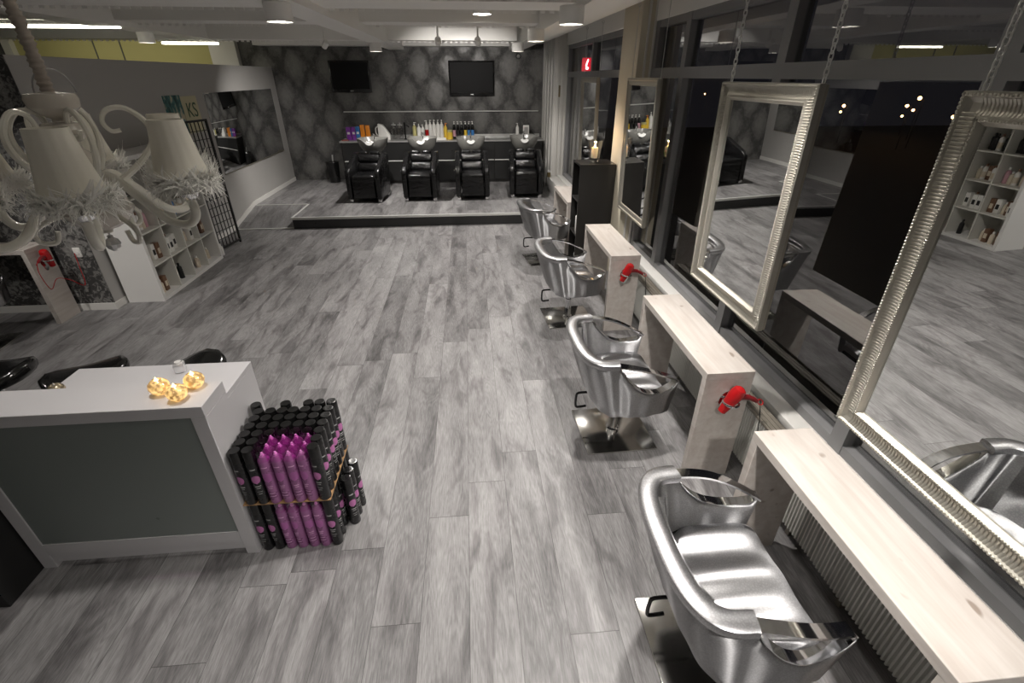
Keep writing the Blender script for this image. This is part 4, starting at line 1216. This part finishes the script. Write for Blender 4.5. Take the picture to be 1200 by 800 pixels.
# crystal loop over the bowl
MB().tube([rgt*(.012+.034*math.cos(a))+Vector((0, 0, 2.17+.045*math.sin(a)))+toc*.0 for a in [PI*i/14 for i in range(15)]], .0016, 6).build('wire_loop', M['crystal'], t)
def feather_ruff(mb, c, r0, r1, z, n):
    """fluffy ruff of many fine curled barbs"""
    for k in range(n):
        a = random.uniform(0, 2*PI); rr = random.uniform(r0, r1); L = random.uniform(.012, .032)
        d = Vector((math.cos(a), math.sin(a), 0)); tt_ = Vector((-d.y, d.x, 0))
        dr = random.uniform(-1.0, .9); p0 = c+d*rr+Vector((0, 0, z+random.uniform(-.014, .010)))
        w = random.uniform(.0010, .0026) if k % 9 else .0038
        if k % 9 == 0: L *= 1.1
        tw = random.uniform(-1.5, 1.5); wv = tt_*math.cos(tw)+Vector((0, 0, 1))*math.sin(tw); nv = d.cross(wv)
        curl = random.uniform(-1.0, 1.0); yaw = random.uniform(-1.2, 1.2)
        rows = []
        for j in range(4):
            s = j/3; q = p0+(d*(1-.3*s)+tt_*yaw*(.4+s*.6)+Vector((0, 0, dr+curl*s)))*(L*s)
            ww = w*(1-.8*s*s)
            rows.append([q-wv*ww, q+nv*.0005, q+wv*ww, q-nv*.0005])
        mb.grid(rows, closed_v=True, caps=True)
RA = .215
for k in range(6):
    th = math.radians(-7+60*k)
    d = toc*math.cos(th)+rgt*math.sin(th)
    c = d*RA
    # arm: from the lower bowl down and out, then up to the candle cup
    P = [d*.02+Vector((0, 0, 1.985)), d*.055+Vector((0, 0, 2.0)), d*.10+Vector((0, 0, 1.955)), d*.148+Vector((0, 0, 1.90)), d*.192+Vector((0, 0, 1.888)), d*.217+Vector((0, 0, 1.912)), d*.215+Vector((0, 0, 1.955))]
    mb = MB(); mb.tube(P, .0098, 10, sm=6)
    arm = mb.build('arm', M['acryl'], t)
    MB().lathe([(.008, 1.945), (.018, 1.952), (.022, 1.962), (.009, 1.966), (.009, 2.03)], 14, Matrix.Translation(c)).build('candle_cup', M['crystal'], t)
    # shade: tapered, slightly pleated, open top and bottom
    rows = []
    for i in range(9):
        s = i/8; row = []
        for j in range(48):
            a = 2*PI*j/48; r = (.0345+.014*s+.009*s*s)*(1+.012*math.sin(a*14))
            row.append(Vector((c.x+r*math.cos(a), c.y+r*math.sin(a), 2.118-.128*s)))
        rows.append(row)
    for i in range(8, -1, -1):
        s = i/8; row = []
        for j in range(48):
            a = 2*PI*j/48; r = (.0345+.014*s+.009*s*s)*(1+.012*math.sin(a*14))-.0015
            row.append(Vector((c.x+r*math.cos(a), c.y+r*math.sin(a), 2.118-.128*s)))
        rows.append(row)
    shd = MB().grid(rows, closed_u=True, closed_v=True).build('lamp_shade', M['shade'], t, ang=60)
    mb = MB(); feather_ruff(mb, c, .046, .060, 1.992, 1300)
    mb.build('feather_trim', M['feather'], shd, ang=60)
    # upper scroll between two arms: rises from the stem and curls back on itself
    th2 = math.radians(-7+60*k+30); e = toc*math.cos(th2)+rgt*math.sin(th2)
    if k % 2 == 0:
        base_ = [(.025, 1.975), (.045, 1.995), (.075, 2.03), (.090, 2.07), (.088, 2.105), (.066, 2.135), (.038, 2.135), (.026, 2.11), (.036, 2.085), (.056, 2.085), (.062, 2.10)]
    else:
        base_ = [(.025, 1.97), (.06, 1.985), (.11, 2.02), (.148, 2.065), (.150, 2.105), (.120, 2.137), (.085, 2.135), (.070, 2.112), (.080, 2.092), (.098, 2.093)]
    MB().tube([e*q+Vector((0, 0, w_)) for q, w_ in base_], [.0075, .0068, .006, .0055, .005, .0045], 8, sm=5).build('scroll', M['acryl'], t)
    if k % 2 == 0:
        MB().tube([e*.03+Vector((0, 0, 1.92)), e*.08+Vector((0, 0, 1.918)), e*.125+Vector((0, 0, 1.895)), e*.125+Vector((0, 0, 1.868)), e*.098+Vector((0, 0, 1.864)), e*.088+Vector((0, 0, 1.888))], .0055, 8, sm=5).build('lower_scroll', M['acryl'], t)
MB().lathe([(.05, 2.979), (.05, 2.965), (.02, 2.95), (.013, 2.94)], 20).build('ceiling_rose', M['porcelain'], t)

# ------------------------------------------------------------------ ceiling lamps
def spot(name, loc, target, power, size, blend=.5, col=(1, .95, .90), rad=.05):
    l = bpy.data.lights.new(name, 'SPOT'); l.energy = power; l.spot_size = math.radians(size); l.spot_blend = blend
    l.color = col; l.shadow_soft_size = rad
    o = bpy.data.objects.new(name, l); COL.objects.link(o); o.location = loc
    o.rotation_euler = (Vector(target)-Vector(loc)).to_track_quat('-Z', 'Y').to_euler()
    return o
DL = [(.84, -.2, 95, 'first'), (.84, 2.08, 100, 'x'), (.83, 4.28, 82, 'white cylinder downlight at top, right of the ceiling middle'), (.82, 6.29, 72, 'white cylinder downlight on the right beam, second nearest'), (.86, 8.8, 60, 'white cylinder downlight farthest along the right beam'),
      (-1.33, 2.0, 32, 'added unseen white cylinder downlight on the middle beam above the desk'), (-1.33, -.2, 9, 'added unseen white cylinder downlight on the middle beam behind the camera'),  # both unseen, added to brighten the desk top and its front
      (-1.33, 4.28, 62, 'white cylinder downlight at top, on the middle beam'), (-1.40, 9.0, 130, 'white cylinder downlight at the far end of the middle beam'),
      (-4.1, 3.1, 25, 'white cylinder downlight on the left beam in front of the damask wall'),
      (-4.16, 7.75, 6, 'white cylinder downlight on the left beam above the partition')]
DL[0] = (.84, -.2, 95, 'white cylinder downlight on the right beam behind the camera')
DL[1] = (.84, 2.08, 100, 'white cylinder downlight on the right beam above the second chair')
for x, y, pw, lab in DL:
    zl = 2.585 if x < -3 else 2.545
    t = thing('cylinder_downlight', lab, 'ceiling light', (x, y, zl), 0, 'white cylinder downlights')
    mb = MB(); mb.lathe([(.078, .012), (.092, .0), (.095, .006), (.095, .116), (.09, .1195), (0, .1195)], 28, cap=False); mb.build('housing', M['beam'], t)
    MB().lathe([(0, .012), (.089, .012), (.089, .016), (0, .016)], 24).build('lens', M['lampface'], t)
    spot('downlight_beam', (x, y, 2.535), (x, y, 0), pw, 125, .6)
def track(x, y, z, target, lab, pw, on=True, ceil=2.70, size=70):
    t = thing('track_spotlight', lab, 'spotlight', (x, y, z), 0, 'track spotlights')
    d = (Vector(target)-Vector((x, y, z))).normalized(); q = d.to_track_quat('-Z', 'Y').to_matrix().to_4x4()
    MB().lathe([(.034, -.05), (.04, -.05), (.042, .04), (.03, .06), (0, .065)], 18, q, cap=False).build('head', M['beam'], t)
    MB().lathe([(0, -.044), (.034, -.044), (.034, -.04), (0, -.04)], 16, q).build('lens', M['lampface'] if on else M['steptrim'], t)
    MB().cyl((0, 0, .03), (0, 0, ceil-z-.022), .010, .010, 8).build('stem', M['beam'], t)
    MB().box(-.10, -.018, ceil-z-.024, .10, .018, ceil-z-.0005).build('adapter', M['beam'], t)
    if on: spot('track_beam', Vector((x, y, z))+d*.06, target, pw, size, .8, rad=.03)
track(-1.98, 8.2, 2.60, (-3.86, 10.1, .9), 'small track spotlight at the left, aimed at the end of the grey partition', 75, ceil=2.98)
track(-.33, 7.35, 2.60, (-.4, 11.3, 1.3), 'small track spotlight in the middle, aimed at the damask wall', 60, ceil=2.98)
track(.19, 7.35, 2.60, (.5, 11.3, 1.2), 'small track spotlight right of the middle, aimed at bottles', 60, ceil=2.98)
for rx, ry, pw, lab in ((.22, 6.35, 40, 'bright round ceiling light near the top middle of the picture'), (.25, 1.3, 34, 'bright round ceiling light above the open floor beside the first chair')):
  t = thing('recessed_light', lab, 'ceiling light', (rx, ry, 2.80), 0, 'round ceiling lights')
  MB().lathe([(.10, .0), (.105, .01), (.105, .05), (0, .05)], 24, cap=False).build('housing', M['beam'], t)
  MB().lathe([(0, .006), (.097, .006), (.097, .01), (0, .01)], 24).build('lens', M['lampface'], t)
  MB().cyl((0, 0, .05), (0, 0, .178), .015, .015, 8).build('stem', M['beam'], t)
  spot('recessed_beam', (rx, ry, 2.79), (rx, ry, 0), pw, 110, .8)
# aimed station spots (near, above the frame)
for k, (y, pw) in enumerate(((.95, 22), (2.62, 22))):
    track(1.06, y-.45, 2.58, (1.42, y+.1, .77), 'small track spotlight above the %s console' % ['nearest', 'second', 'third'][k], pw, ceil=2.664, size=36)
track(-4.05, 3.6, 2.58, (-3.75, 5.2, .75), 'small track spotlight on the left beam, aimed at the white cube shelf', 45, ceil=2.704, size=46)
# batten lights behind the beams at left
for (x0, x1, y, z, lab) in ((-6.2, -3.98, 6.95, 2.70, 'long bright batten light at the upper left edge'), (-4.85, -3.98, 9.45, 2.665, 'shorter bright batten light above the yellow wall')):
    t = thing('batten_light', lab, 'ceiling light', ((x0+x1)/2, y, z), 0, 'batten lights above the partition')
    w = (x1-x0)/2
    MB().box(-w, -.05, .018, w, .05, .055, bev=.004).build('housing', M['beam'], t)
    MB().box(-w+.01, -.04, -.012, w-.01, .04, .0175, bev=.006).build('diffuser', M['tubelight'], t)
l = bpy.data.lights.new('yellow_area', 'AREA'); l.shape = 'RECTANGLE'; l.size = 3; l.size_y = .3; l.energy = 7; l.color = (1, .93, .72)
o = bpy.data.objects.new('back_room_light', l); COL.objects.link(o); o.location = (-6.6, 10.3, 2.9)
o.rotation_euler = (math.radians(55), 0, 0)
# candle glow over the globes
# general soft ambience of the shop interior bouncing about
w = bpy.data.worlds.new('night'); SC.world = w; w.use_nodes = True
w.node_tree.nodes['Background'].inputs[0].default_value = (.012, .012, .016, 1)
w.node_tree.nodes['Background'].inputs[1].default_value = .5

# ------------------------------------------------------------------ camera
cam = bpy.data.cameras.new('camera'); co = bpy.data.objects.new('camera', cam); COL.objects.link(co)
cam.sensor_width = 36; cam.lens = 551.22/1200*36; cam.clip_start = .02; cam.clip_end = 300
co.location = (0, 0, 2.2)
p, yw = 0.513157542, -0.0871776
fw = Vector((-math.sin(yw)*math.cos(p), math.cos(yw)*math.cos(p), -math.sin(p)))
co.rotation_euler = fw.to_track_quat('-Z', 'Y').to_euler()
SC.camera = co
SC.view_settings.view_transform = 'Standard'; SC.view_settings.look = 'None'
SC.view_settings.exposure = .86; SC.view_settings.gamma = 1; SC.view_settings.use_curve_mapping = False
